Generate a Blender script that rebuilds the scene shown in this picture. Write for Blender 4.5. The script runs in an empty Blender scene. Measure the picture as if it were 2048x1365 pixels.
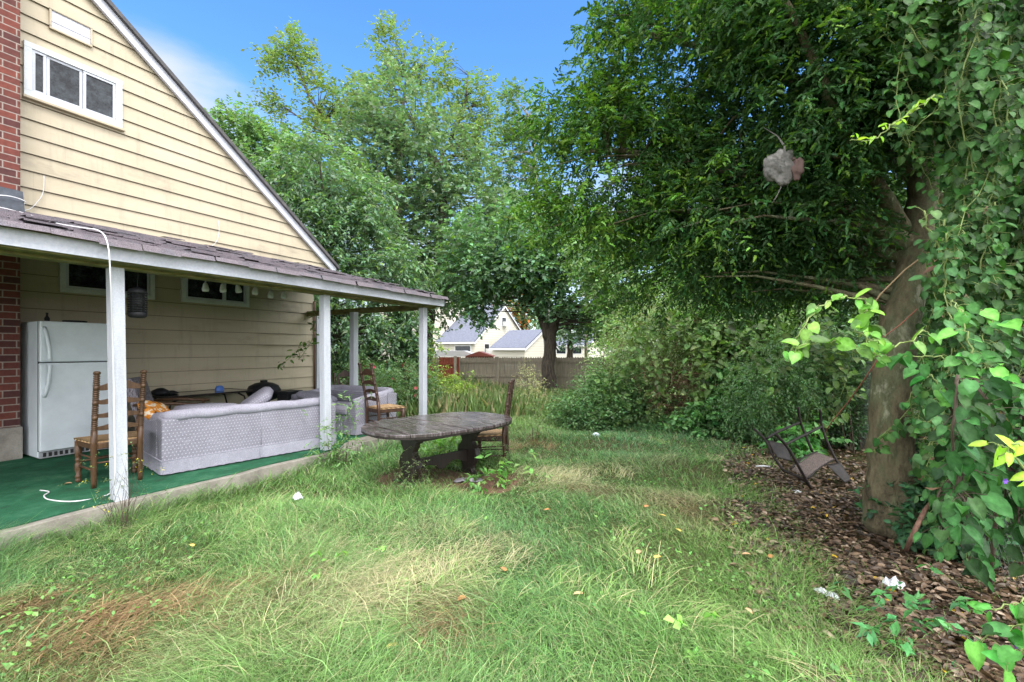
import bpy, math, random
import numpy as np
from math import sin, cos, pi, radians, atan2, sqrt
from mathutils import Vector, Matrix, noise as mnoise

random.seed(7)
RNG = np.random.default_rng(7)
SC = bpy.context.scene
COL = SC.collection

# ------------------------------------------------------------------ camera
F, CX, HY, CAMZ = 890.0, 1024.0, 700.0, 1.55
cam_d = bpy.data.cameras.new("camera")
cam = bpy.data.objects.new("camera", cam_d)
COL.objects.link(cam)
cam.location = (0, 0, CAMZ)
cam.rotation_euler = (radians(90), 0, 0)
cam_d.sensor_width = 36
cam_d.lens = 36 * F / 2048
cam_d.shift_y = 17.5 / 2048
cam_d.clip_start = 0.05
cam_d.clip_end = 600
SC.camera = cam

# ------------------------------------------------------------------ world + sun
SUN_DIR = Vector((0.45, -0.75, 1.15)).normalized()
SUN_EL = math.asin(SUN_DIR.z)
SUN_ROT = atan2(SUN_DIR.x, SUN_DIR.y)
world = bpy.data.worlds.new("World")
SC.world = world
world.use_nodes = True
wt = world.node_tree
wt.nodes.clear()
def wn(t, **kw):
    n = wt.nodes.new(t)
    for k, v in kw.items(): setattr(n, k, v)
    return n
out = wn('ShaderNodeOutputWorld'); bg = wn('ShaderNodeBackground'); bg.inputs['Strength'].default_value = 0.15
sky = wn('ShaderNodeTexSky'); sky.sky_type = 'NISHITA'; sky.sun_disc = False
sky.sun_elevation = SUN_EL; sky.sun_rotation = SUN_ROT; sky.air_density = 1.0; sky.dust_density = 0.4; sky.ozone_density = 3.0
hs = wn('ShaderNodeHueSaturation'); hs.inputs['Saturation'].default_value = 1.22; hs.inputs['Value'].default_value = 1.12
wt.links.new(sky.outputs[0], hs.inputs['Color'])
tc = wn('ShaderNodeTexCoord'); sep = wn('ShaderNodeSeparateXYZ'); wt.links.new(tc.outputs['Generated'], sep.inputs[0])
# unseen white cloud deck added as fill light outside the blue opening ahead: wisps inside the opening, pale band near the horizon
mp = wn('ShaderNodeMapping'); mp.inputs['Scale'].default_value = (1.3, 1.3, 5.0); mp.inputs['Rotation'].default_value = (0, 0.25, 0)
wt.links.new(tc.outputs['Generated'], mp.inputs[0])
nz = wn('ShaderNodeTexNoise'); nz.inputs['Scale'].default_value = 2.0; nz.inputs['Detail'].default_value = 7; nz.inputs['Roughness'].default_value = 0.55; nz.inputs['Distortion'].default_value = 0.6
wt.links.new(mp.outputs[0], nz.inputs['Vector'])
def mth(op, a, b=None, clamp=False):
    n = wn('ShaderNodeMath', operation=op); n.use_clamp = clamp
    for i, v in enumerate((a, b)):
        if v is None: continue
        if isinstance(v, (int, float)): n.inputs[i].default_value = v
        else: wt.links.new(v, n.inputs[i])
    return n.outputs[0]
def rmp(v, a, b, c, d):
    n = wn('ShaderNodeMapRange'); n.interpolation_type = 'SMOOTHSTEP'
    wt.links.new(v, n.inputs[0])
    for i, x in enumerate((a, b, c, d)): n.inputs[i + 1].default_value = x
    return n.outputs[0]
open_y = rmp(sep.outputs['Y'], 0.35, 0.62, 1.0, 0.0)          # unseen overcast behind and above, brightened as fill
open_z = rmp(sep.outputs['Z'], 0.66, 0.80, 0.0, 1.0)
low = rmp(sep.outputs['Z'], 0.16, 0.50, 1.0, 0.0)
left = rmp(sep.outputs['X'], -0.80, -0.25, 0.26, 0.0)
left = mth('MULTIPLY', left, rmp(sep.outputs['Z'], 0.44, 0.52, 4.2, 0.0))
left = mth('ADD', left, rmp(sep.outputs['Z'], 0.44, 0.56, 0.0, -0.22))
wisp = rmp(mth('ADD', mth('ADD', nz.outputs[0], left), mth('MULTIPLY', low, 0.52)), 0.56, 1.25, 0.0, 1.0)
fac = mth('MAXIMUM', open_y, open_z, True)
mixw = wn('ShaderNodeMixRGB'); wt.links.new(wisp, mixw.inputs[0]); wt.links.new(hs.outputs[0], mixw.inputs[1]); mixw.inputs[2].default_value = (2.5, 2.75, 3.1, 1)
mix = wn('ShaderNodeMixRGB'); wt.links.new(fac, mix.inputs[0]); wt.links.new(mixw.outputs[0], mix.inputs[1])
mix.inputs[2].default_value = (11.5, 11.7, 12.1, 1)
wt.links.new(mix.outputs[0], bg.inputs['Color']); wt.links.new(bg.outputs[0], out.inputs[0])

sl = bpy.data.lights.new("sun", 'SUN'); sl.energy = 1.3; sl.angle = radians(22); sl.color = (1, 0.965, 0.91)
so = bpy.data.objects.new("sun", sl); COL.objects.link(so)
so.rotation_euler = SUN_DIR.to_track_quat('Z', 'Y').to_euler(); so.location = (3, -5, 12)
SC.view_settings.view_transform = 'Standard'; SC.view_settings.look = 'None'
SC.view_settings.exposure = 1.15; SC.view_settings.gamma = 1.0
SC.render.engine = 'CYCLES'
SC.cycles.max_bounces = 8; SC.cycles.diffuse_bounces = 4; SC.cycles.glossy_bounces = 2
SC.cycles.transmission_bounces = 5; SC.cycles.transparent_max_bounces = 6
SC.cycles.use_denoising = True
try:
    SC.cycles.denoiser = 'OPENIMAGEDENOISE'; SC.cycles.denoising_prefilter = 'ACCURATE'; SC.cycles.denoising_input_passes = 'RGB_ALBEDO_NORMAL'
except Exception: pass

# ------------------------------------------------------------------ coordinates
TH = atan2(481, F); ST, CT = sin(TH), cos(TH)
DW = 8.4
def P(px, py, Z): return Vector(((px - CX) / F * Z, Z, CAMZ - (py - HY) / F * Z))
def G(px, py, z=0.0):
    Z = (CAMZ - z) * F / (py - HY); return Vector(((px - CX) / F * Z, Z, z))
def HWp(px, py, y=0.0):
    """where the sight line meets the plane y (house frame): (s, z)"""
    u = (px - CX) / F; D = DW + y; t = D / (ST - u * CT)
    return t * (u * ST + CT), CAMZ - (py - HY) / F * t
def H2W(s, y, z=0.0):
    D = DW + y
    return Vector((s * ST - D * CT, s * CT + D * ST, z))
HOUSE_LOC = Vector((-DW * CT, DW * ST, 0)); HOUSE_ROT = pi / 2 - TH
SLAB = 0.20

# ------------------------------------------------------------------ object helpers
def tag(o, label=None, cat=None, group=None, kind=None):
    if label: o['label'] = label
    if cat: o['category'] = cat
    if group: o['group'] = group
    if kind: o['kind'] = kind
    return o
def empty(name, loc, rz=0.0, label=None, cat=None, group=None):
    o = bpy.data.objects.new(name, None); COL.objects.link(o)
    o.location = loc; o.rotation_euler = (0, 0, rz); o.empty_display_size = 0.1
    return tag(o, label, cat, group)
def kids(o): return [c for c in bpy.data.objects if c.parent == o]
def copy_tree(o, parent=None):
    c = o.copy(); COL.objects.link(c); c.parent = parent
    for ch in kids(o): copy_tree(ch, c)
    return c

class MB:
    def __init__(s): s.v = []; s.f = []; s.M = None
    def add(s, vs, fs):
        b = len(s.v)
        for v in vs:
            v = Vector(v); s.v.append(s.M @ v if s.M else v)
        s.f += [tuple(i + b for i in f) for f in fs]
    def box(s, x0, x1, y0, y1, z0, z1):
        s.add([(x0,y0,z0),(x1,y0,z0),(x1,y1,z0),(x0,y1,z0),(x0,y0,z1),(x1,y0,z1),(x1,y1,z1),(x0,y1,z1)],
              [(0,3,2,1),(4,5,6,7),(0,1,5,4),(1,2,6,5),(2,3,7,6),(3,0,4,7)])
    def cbox(s, c, size, R=None):
        M0 = s.M; T = Matrix.Translation(c)
        if R is not None: T = T @ R.to_4x4()
        s.M = (M0 @ T) if M0 else T
        a, b, d = size[0]/2, size[1]/2, size[2]/2
        s.box(-a, a, -b, b, -d, d); s.M = M0
    def prism(s, poly, y0, y1, axis='y'):
        n = len(poly)
        def q(p, t):
            return {'y': (p[0], t, p[1]), 'z': (p[0], p[1], t), 'x': (t, p[0], p[1])}[axis]
        vs = [q(p, y0) for p in poly] + [q(p, y1) for p in poly]
        fs = [tuple(range(n)), tuple(range(2*n-1, n-1, -1))] + [(i, i+n, (i+1) % n + n, (i+1) % n) for i in range(n)]
        s.add(vs, fs)
    def quad(s, a, b, c, d): s.add([a, b, c, d], [(0, 1, 2, 3)])
    def tube(s, pts, r, n=6, cap=True):
        pts = [Vector(p) for p in pts]; m = len(pts)
        rs = r if isinstance(r, (list, tuple)) else [r] * m
        vs = []; prev = None
        for i, p in enumerate(pts):
            t = (pts[min(i+1, m-1)] - pts[max(i-1, 0)])
            t = t.normalized() if t.length > 1e-9 else Vector((0, 0, 1))
            if prev is None:
                a = t.cross(Vector((0, 0, 1)))
                if a.length < 1e-3: a = t.cross(Vector((0, 1, 0)))
            else: a = prev - t * prev.dot(t)
            a.normalize(); prev = a; b = t.cross(a)
            for k in range(n):
                w = 2*pi*k/n; vs.append(p + (a*cos(w) + b*sin(w)) * rs[i])
        fs = [(i*n+k, i*n+(k+1) % n, (i+1)*n+(k+1) % n, (i+1)*n+k) for i in range(m-1) for k in range(n)]
        if cap: fs += [tuple(range(n-1, -1, -1)), tuple((m-1)*n+k for k in range(n))]
        s.add(vs, fs)
    def lathe(s, prof, n=12, c=(0, 0, 0), lean=None):
        m = len(prof); vs = []
        for z, r in prof:
            dx, dy = lean(z) if lean else (0, 0)
            for k in range(n):
                w = 2*pi*k/n; vs.append((c[0]+dx+r*cos(w), c[1]+dy+r*sin(w), c[2]+z))
        fs = [(i*n+k, i*n+(k+1) % n, (i+1)*n+(k+1) % n, (i+1)*n+k) for i in range(m-1) for k in range(n)]
        fs += [tuple(range(n-1, -1, -1)), tuple((m-1)*n+k for k in range(n))]
        s.add(vs, fs)
    def build(s, name, mat, parent=None, smooth=False, bevel=0, seg=2, sub=0, loc=None, rz=0):
        me = bpy.data.meshes.new(name); me.from_pydata([tuple(v) for v in s.v], [], s.f); me.update()
        me.materials.append(mat)
        if smooth: me.polygons.foreach_set('use_smooth', [True]*len(me.polygons))
        o = bpy.data.objects.new(name, me); COL.objects.link(o)
        if parent: o.parent = parent
        if loc is not None: o.location = loc; o.rotation_euler = (0, 0, rz)
        if bevel:
            b = o.modifiers.new('bevel', 'BEVEL'); b.width = bevel; b.segments = seg; b.limit_method = 'ANGLE'; b.angle_limit = radians(40)
        if sub:
            b = o.modifiers.new('sub', 'SUBSURF'); b.levels = sub; b.render_levels = sub
        return o

# ------------------------------------------------------------------ materials
def srgb(r, g, b):
    f = lambda c: (c/255/12.92) if c <= 10 else ((c/255+0.055)/1.055)**2.4
    return (f(r), f(g), f(b), 1)
class Mat:
    def __init__(s, name, color=(0.5,0.5,0.5), rough=0.6, spec=0.4, metal=0.0):
        s.m = bpy.data.materials.new(name); s.m.use_nodes = True; s.t = s.m.node_tree
        s.b = s.t.nodes['Principled BSDF']; s.set('Base Color', (*color[:3], 1)); s.set('Roughness', rough); s.set('Metallic', metal)
        s.set('Specular IOR Level', spec)
    def set(s, k, v): s.b.inputs[k].default_value = v
    def n(s, t, **kw):
        x = s.t.nodes.new(t)
        for k, v in kw.items():
            if k in x.inputs: x.inputs[k].default_value = v
            else: setattr(x, k, v)
        return x
    def l(s, a, b): s.t.links.new(a, b)
    def coord(s, scale=(1,1,1), rot=(0,0,0)):
        t = s.n('ShaderNodeTexCoord'); m = s.n('ShaderNodeMapping')
        m.inputs['Scale'].default_value = scale; m.inputs['Rotation'].default_value = rot
        s.l(t.outputs['Object'], m.inputs[0]); return m.outputs[0]
    def noise(s, scale, detail=5, rough=0.6, co=None, dist=0):
        x = s.n('ShaderNodeTexNoise', Scale=scale, Detail=detail, Roughness=rough, Distortion=dist)
        s.l(co if co is not None else s.coord(), x.inputs['Vector']); return x.outputs[0]
    def ramp(s, v, stops):
        r = s.n('ShaderNodeValToRGB'); e = r.color_ramp.elements
        while len(e) < len(stops): e.new(0.5)
        for x, (p, c) in zip(e, stops): x.position = p; x.color = (*c[:3], 1)
        s.l(v, r.inputs[0]); return r.outputs[0]
    def mix(s, f, a, b, mode='MIX'):
        m = s.n('ShaderNodeMixRGB'); m.blend_type = mode
        for i, v in enumerate((f, a, b)):
            if isinstance(v, (int, float)): m.inputs[i].default_value = v
            elif isinstance(v, tuple): m.inputs[i].default_value = (*v[:3], 1)
            else: s.l(v, m.inputs[i])
        return m.outputs[0]
    def math(s, op, a, b=0.0):
        m = s.n('ShaderNodeMath'); m.operation = op
        for i, v in enumerate((a, b)):
            if isinstance(v, (int, float)): m.inputs[i].default_value = v
            else: s.l(v, m.inputs[i])
        return m.outputs[0]
    def base(s, v): s.l(v, s.b.inputs['Base Color'])
    def rough(s, v): s.l(v, s.b.inputs['Roughness'])
    def bump(s, h, strength=0.3, dist=0.01):
        b = s.n('ShaderNodeBump'); b.inputs['Strength'].default_value = strength; b.inputs['Distance'].default_value = dist
        s.l(h, b.inputs['Height']); s.l(b.outputs[0], s.b.inputs['Normal'])
def dirty(name, c1, c2, scale=4, rough=0.6, lo=0.35, hi=0.7, bump=0.2, fine=60, spec=0.4, metal=0.0, stretch=(1,1,1)):
    M = Mat(name, c1, rough, spec, metal)
    n1 = M.noise(scale, 8, 0.65, M.coord(stretch)); n2 = M.noise(fine, 4)
    M.base(M.mix(0.12, M.ramp(n1, [(lo, c1), (hi, c2)]), M.ramp(n2, [(0.3, (0, 0, 0)), (0.7, (1, 1, 1))]), 'OVERLAY'))
    M.bump(n2, bump, 0.004); return M

m_siding = Mat('cream_siding', (0.62,0.53,0.36), 0.5)
_n = m_siding.noise(1.3, 9, 0.7, m_siding.coord((0.5,1,1.4))); _v = m_siding.noise(2.2, 7, 0.7, m_siding.coord((3.0,1,0.35)))
_c = m_siding.ramp(_n, [(0.30, (0.27,0.23,0.17)), (0.44, (0.42,0.36,0.255)), (0.7, (0.475,0.41,0.305))])
_c = m_siding.mix(m_siding.ramp(_v, [(0.52, (0,0,0)), (0.8, (0.55,0.55,0.55))]), _c, (0.20,0.18,0.14))
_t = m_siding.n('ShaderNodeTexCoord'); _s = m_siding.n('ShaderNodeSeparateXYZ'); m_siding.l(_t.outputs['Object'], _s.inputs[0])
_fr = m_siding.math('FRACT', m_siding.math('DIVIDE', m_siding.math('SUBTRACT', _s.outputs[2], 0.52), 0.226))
_c = m_siding.mix(m_siding.ramp(_fr, [(0.0,(0.0,0.0,0.0)),(0.945,(0,0,0)),(0.965,(0.8,0.8,0.8))]), _c, (0.10,0.085,0.06))  # shadow line under each board lap, painted into the siding colour
_row = m_siding.math('FLOOR', m_siding.math('DIVIDE', m_siding.math('SUBTRACT', _s.outputs[2], 0.52), 0.226))
_sm = m_siding.math('FRACT', m_siding.math('DIVIDE', m_siding.math('ADD', _s.outputs[0], m_siding.math('MULTIPLY', _row, 1.37)), 3.05))
_c = m_siding.mix(m_siding.math('MULTIPLY', m_siding.math('LESS_THAN', _sm, 0.0012), 0.22), _c, (0.08,0.07,0.05))
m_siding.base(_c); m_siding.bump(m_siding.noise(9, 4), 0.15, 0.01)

m_white = dirty('white_paint', (0.50,0.52,0.58), (0.34,0.35,0.38), 3, 0.45, 0.45, 0.85, 0.08, 90, stretch=(4,4,0.6))
m_fascia = dirty('fascia_paint', (0.53,0.545,0.62), (0.38,0.40,0.44), 2.2, 0.45, 0.5, 0.8, 0.1, 50, stretch=(0.7,2,4))
m_winframe = dirty('window_frame_paint', (0.60,0.63,0.64), (0.42,0.46,0.46), 6, 0.4, 0.45, 0.85, 0.1)
m_glass = Mat('window_glass', (0.02,0.025,0.03), 0.06, 0.3)
m_glass.base(m_glass.ramp(m_glass.noise(9, 10, 0.8), [(0.42, (0.006,0.007,0.010)), (0.62, (0.05,0.06,0.07)), (0.8, (0.16,0.18,0.21))]))  # tree-like reflections painted as bright mottling in the pane colour
m_mesh = Mat('vent_mesh', (0.55,0.55,0.6), 0.6)
_b = m_mesh.n('ShaderNodeTexBrick'); _b.inputs['Scale'].default_value = 40; _b.inputs['Color1'].default_value = (0.62,0.62,0.68,1); _b.inputs['Color2'].default_value = (0.5,0.5,0.56,1); _b.inputs['Mortar'].default_value = (0.25,0.25,0.3,1)
m_mesh.l(m_mesh.coord((1,1,1), (pi/2,0,0)), _b.inputs['Vector']); m_mesh.base(_b.outputs[0])

def brick_mat():
    M = Mat('red_brick', (0.3,0.1,0.07), 0.85)
    t = M.n('ShaderNodeTexCoord'); sx = M.n('ShaderNodeSeparateXYZ'); M.l(t.outputs['Object'], sx.inputs[0])
    cb = M.n('ShaderNodeCombineXYZ'); M.l(M.math('ADD', sx.outputs[0], sx.outputs[1]), cb.inputs[0]); M.l(sx.outputs[2], cb.inputs[1])
    b = M.n('ShaderNodeTexBrick'); M.l(cb.outputs[0], b.inputs['Vector'])
    b.inputs['Scale'].default_value = 1.0; b.inputs['Brick Width'].default_value = 0.235; b.inputs['Row Height'].default_value = 0.0875
    b.inputs['Mortar Size'].default_value = 0.007; b.inputs['Mortar Smooth'].default_value = 0.2; b.inputs['Bias'].default_value = -0.1
    b.inputs['Color1'].default_value = (0.15,0.040,0.028,1); b.inputs['Color2'].default_value = (0.06,0.022,0.022,1); b.inputs['Mortar'].default_value = (0.26,0.215,0.19,1)
    n = M.noise(22, 7, 0.7)
    M.base(M.mix(0.5, b.outputs[0], M.ramp(n, [(0.3,(0.25,0.25,0.25)),(0.7,(0.75,0.7,0.68))]), 'OVERLAY'))
    h = M.mix(0.25, M.ramp(b.outputs['Fac'], [(0,(1,1,1)),(1,(0,0,0))]), n)
    M.bump(h, 0.7, 0.008); return M
m_brick = brick_mat()
m_concrete = dirty('weathered_concrete', (0.34,0.31,0.27), (0.16,0.14,0.12), 5, 0.9, 0.35, 0.75, 0.6, 70)
m_shingle = Mat('asphalt_shingle', (0.16,0.14,0.17), 0.9)
_n = m_shingle.noise(3, 3); _g = m_shingle.noise(140, 2)
m_shingle.base(m_shingle.mix(0.5, m_shingle.ramp(_n, [(0.3,(0.09,0.085,0.10)),(0.5,(0.155,0.13,0.145)),(0.7,(0.12,0.115,0.135))]), m_shingle.ramp(_g, [(0.35,(0.1,0.1,0.1)),(0.65,(0.9,0.9,0.9))]), 'OVERLAY')); m_shingle.bump(_g, 0.6, 0.004)
m_darkroof = dirty('dark_roof_edge', (0.05,0.05,0.055), (0.12,0.11,0.11), 9, 0.8)
m_tar = dirty('black_roof_tar', (0.02,0.025,0.035), (0.06,0.07,0.09), 14, 0.35, bump=0.9, fine=25)
m_beam = Mat('mossy_beam', (0.16,0.14,0.07), 0.85)
m_beam.base(m_beam.ramp(m_beam.noise(5, 8, 0.7, m_beam.coord((1,1,3))), [(0.3,(0.06,0.05,0.03)),(0.5,(0.17,0.16,0.05)),(0.7,(0.26,0.22,0.13))])); m_beam.bump(m_beam.noise(30), 0.5, 0.01)
m_ceiling = dirty('bare_ceiling_board', (0.13,0.09,0.06), (0.06,0.045,0.035), 6, 0.85)
m_carpet = Mat('green_carpet', (0.01,0.16,0.09), 0.95, 0.1)
_n = m_carpet.noise(3.5, 8, 0.7); _g = m_carpet.noise(260, 2)
m_carpet.base(m_carpet.mix(0.35, m_carpet.ramp(_n, [(0.3,(0.03,0.08,0.045)),(0.5,(0.028,0.13,0.068)),(0.62,(0.055,0.17,0.095)),(0.76,(0.15,0.22,0.14))]), m_carpet.ramp(_g, [(0.35,(0,0,0)),(0.65,(1,1,1))]), 'OVERLAY')); m_carpet.bump(_g, 0.8, 0.01)
m_fridge = Mat('fridge_enamel', (0.70,0.74,0.78), 0.3, 0.5)
_n = m_fridge.noise(2.5, 8, 0.7); m_fridge.base(m_fridge.ramp(_n, [(0.35,(0.78,0.84,0.90)),(0.75,(0.62,0.67,0.72))])); m_fridge.bump(m_fridge.noise(180, 2), 0.12, 0.002)
m_grey_plastic = dirty('grey_plastic', (0.4,0.42,0.44), (0.2,0.2,0.2), 12, 0.5)
m_rubber = Mat('dark_gasket', (0.02,0.02,0.02), 0.6)
m_black = dirty('black_plastic', (0.008,0.009,0.011), (0.025,0.025,0.028), 14, 0.5, bump=0.2, spec=0.2)
m_blackmetal = dirty('black_metal', (0.009,0.008,0.008), (0.03,0.02,0.017), 18, 0.5, spec=0.2)
m_greyglass = Mat('smoked_glass', (0.03,0.04,0.035), 0.08, 0.8)
m_blue = Mat('blue_plastic', (0.06,0.16,0.5), 0.35)

def fabric(name, c, dot, dots=True):
    M = Mat(name, c, 0.9, 0.15)
    n = M.noise(3, 7, 0.7); g = M.noise(170, 3)
    col = M.mix(0.45, M.ramp(n, [(0.3, tuple(x*0.72 for x in c)), (0.7, c)]), M.ramp(g, [(0.3,(0.1,0.1,0.1)),(0.7,(0.9,0.9,0.9))]), 'OVERLAY')
    if dots:
        t = M.n('ShaderNodeTexCoord'); s = M.n('ShaderNodeSeparateXYZ'); M.l(t.outputs['Object'], s.inputs[0])
        k = 1/0.034
        a = M.math('MULTIPLY', M.math('ADD', s.outputs[0], s.outputs[1]), k); b = M.math('MULTIPLY', M.math('ADD', s.outputs[2], M.math('MULTIPLY', s.outputs[1], 0.5)), k)
        row = M.math('MULTIPLY', M.math('MODULO', M.math('FLOOR', M.math('ADD', b, 100)), 2.0), 0.5)
        fa = M.math('SUBTRACT', M.math('FRACT', M.math('ADD', M.math('ADD', a, row), 100)), 0.5); fb = M.math('SUBTRACT', M.math('FRACT', M.math('ADD', b, 100)), 0.5)
        d = M.math('ADD', M.math('MULTIPLY', fa, fa), M.math('MULTIPLY', fb, fb))
        col = M.mix(M.math('MULTIPLY', M.math('LESS_THAN', d, 0.03), 0.45), col, dot)
    M.base(col); M.bump(g, 0.35, 0.003); return M
m_sofa = fabric('lilac_grey_upholstery', (0.28,0.27,0.325), (0.62,0.62,0.68))
m_sofa_plain = fabric('lilac_grey_piping', (0.36,0.35,0.42), (0.6,0.6,0.65), False)
m_tweed = Mat('grey_tweed', (0.2,0.18,0.2), 0.95, 0.1)
m_tweed.base(m_tweed.ramp(m_tweed.noise(60, 4, 0.7, m_tweed.coord((1.6,1.6,0.4))), [(0.35,(0.06,0.05,0.06)),(0.6,(0.33,0.30,0.34))]))
m_orange = Mat('orange_cloth', (0.6,0.22,0.03), 0.9)
m_orange.base(m_orange.ramp(m_orange.noise(16, 2), [(0.42,(0.70,0.62,0.50)),(0.47,(0.66,0.26,0.03)),(0.6,(0.60,0.20,0.02)),(0.66,(0.08,0.05,0.03))]))

def wood(name, dark, light, rough=0.4, scale=5, stretch=(8,8,0.7)):
    M = Mat(name, light, rough)
    co = M.coord(stretch); n = M.noise(scale, 8, 0.65, co, 0.5)
    M.base(M.ramp(n, [(0.3, dark), (0.7, light)])); M.bump(M.noise(scale*3, 6, 0.6, co), 0.3, 0.004); return M
m_chairwood = wood('brown_chair_wood', (0.035,0.018,0.009), (0.13,0.066,0.032), 0.38)
m_chairwood_dark = wood('dark_chair_wood', (0.018,0.009,0.006), (0.09,0.045,0.028), 0.4)
m_rush = Mat('woven_rush', (0.42,0.27,0.13), 0.8)
_w = m_rush.n('ShaderNodeTexWave'); _w.inputs['Scale'].default_value = 30; _w.inputs['Distortion'].default_value = 1.5; m_rush.l(m_rush.coord(), _w.inputs['Vector'])
m_rush.base(m_rush.mix(0.6, m_rush.ramp(_w.outputs[1], [(0.2,(0.22,0.13,0.06)),(0.8,(0.52,0.34,0.18))]), m_rush.ramp(m_rush.noise(8), [(0.3,(0.3,0.3,0.3)),(0.7,(0.7,0.7,0.7))]), 'OVERLAY')); m_rush.bump(_w.outputs[1], 0.6, 0.004)
m_table = Mat('wet_black_wood', (0.03,0.025,0.025), 0.2, 0.6)
_co = m_table.coord((9,0.9,1)); _n = m_table.noise(4, 8, 0.7, _co, 0.4); _p = m_table.noise(2.6, 7, 0.65)
m_table.base(m_table.ramp(_n, [(0.3,(0.012,0.009,0.009)),(0.5,(0.07,0.056,0.056)),(0.7,(0.23,0.20,0.21))]))
m_table.rough(m_table.ramp(_p, [(0.46,(0.04,0.04,0.04)),(0.62,(0.38,0.38,0.38))])); m_table.bump(_n, 0.5, 0.006)
m_tablebase = wood('black_carved_wood', (0.006,0.005,0.005), (0.04,0.03,0.026), 0.45)
m_fence = wood('weathered_fence_wood', (0.17,0.145,0.11), (0.42,0.36,0.28), 0.85, 3, (14,14,0.6))
m_redwood = wood('red_stained_board', (0.11,0.022,0.012), (0.26,0.06,0.03), 0.8, 3, (10,10,0.6))
m_redroof = dirty('red_shed_roof', (0.32,0.09,0.06), (0.22,0.06,0.05), 5)
m_neigh = Mat('neighbour_siding', (0.66,0.60,0.48), 0.6)
_t = m_neigh.n('ShaderNodeTexCoord'); _s = m_neigh.n('ShaderNodeSeparateXYZ'); m_neigh.l(_t.outputs['Object'], _s.inputs[0])
_fr = m_neigh.math('FRACT', m_neigh.math('MULTIPLY', _s.outputs[2], 5.0))
m_neigh.base(m_neigh.ramp(_fr, [(0.0,(0.33,0.30,0.25)),(0.14,(0.62,0.58,0.50)),(1.0,(0.66,0.62,0.54))]))
m_neighroof = dirty('slate_grey_shingle', (0.10,0.11,0.15), (0.17,0.18,0.23), 8, 0.9, fine=30)
m_trim = Mat('white_trim', (0.7,0.7,0.7), 0.5)
m_wire = Mat('white_cable', (0.68,0.68,0.70), 0.5)
m_soil = Mat('soil', (0.06,0.045,0.03), 0.95, 0.1)
m_stick = wood('peeled_stick', (0.10,0.05,0.035), (0.30,0.17,0.12), 0.8)
m_bark = Mat('mottled_bark', (0.12,0.10,0.08), 0.9, 0.2)
_co = m_bark.coord((1,1,0.45)); _n = m_bark.noise(3, 9, 0.7, _co); _g = m_bark.noise(17, 7, 0.75, m_bark.coord((1,1,0.35)))
m_bark.base(m_bark.mix(0.7, m_bark.ramp(_n, [(0.34,(0.05,0.042,0.025)),(0.46,(0.19,0.16,0.10)),(0.55,(0.15,0.165,0.09)),(0.62,(0.38,0.37,0.27))]), m_bark.ramp(_g, [(0.3,(0.15,0.15,0.15)),(0.7,(0.85,0.85,0.85))]), 'OVERLAY')); m_bark.bump(_g, 1.0, 0.05)
m_bark2 = Mat('furrowed_bark', (0.07,0.055,0.045), 0.9, 0.2)
_g = m_bark2.noise(7, 8, 0.7, m_bark2.coord((3,3,0.5)))
m_bark2.base(m_bark2.ramp(_g, [(0.3,(0.025,0.02,0.016)),(0.7,(0.13,0.105,0.085))])); m_bark2.bump(_g, 1.0, 0.04)
m_twig = Mat('twig_bark', (0.07,0.05,0.035), 0.85)
m_twigbrown = Mat('brown_dead_twig', (0.16,0.085,0.055), 0.85)
m_vinestem = Mat('green_vine_stem', (0.20,0.26,0.08), 0.6)
m_bag = Mat('dirty_white_film', (0.55,0.53,0.52), 0.4)
m_bag.base(m_bag.ramp(m_bag.noise(30, 5), [(0.36,(0.05,0.05,0.045)),(0.6,(0.13,0.12,0.11))])); m_bag.set('Alpha', 0.8); m_bag.bump(m_bag.noise(9, 3), 0.6, 0.02)
m_bagred = Mat('reddish_film', (0.07,0.04,0.035), 0.8)
m_litter_white = Mat('white_litter', (0.75,0.76,0.8), 0.4); m_litter_white.bump(m_litter_white.noise(25), 1, 0.02)
m_litter_grey = Mat('grey_wet_cloth', (0.24,0.22,0.25), 0.35); m_litter_grey.bump(m_litter_grey.noise(14), 1, 0.03)
m_chain = Mat('dull_wire', (0.05,0.055,0.05), 0.6, metal=0.4)

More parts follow.
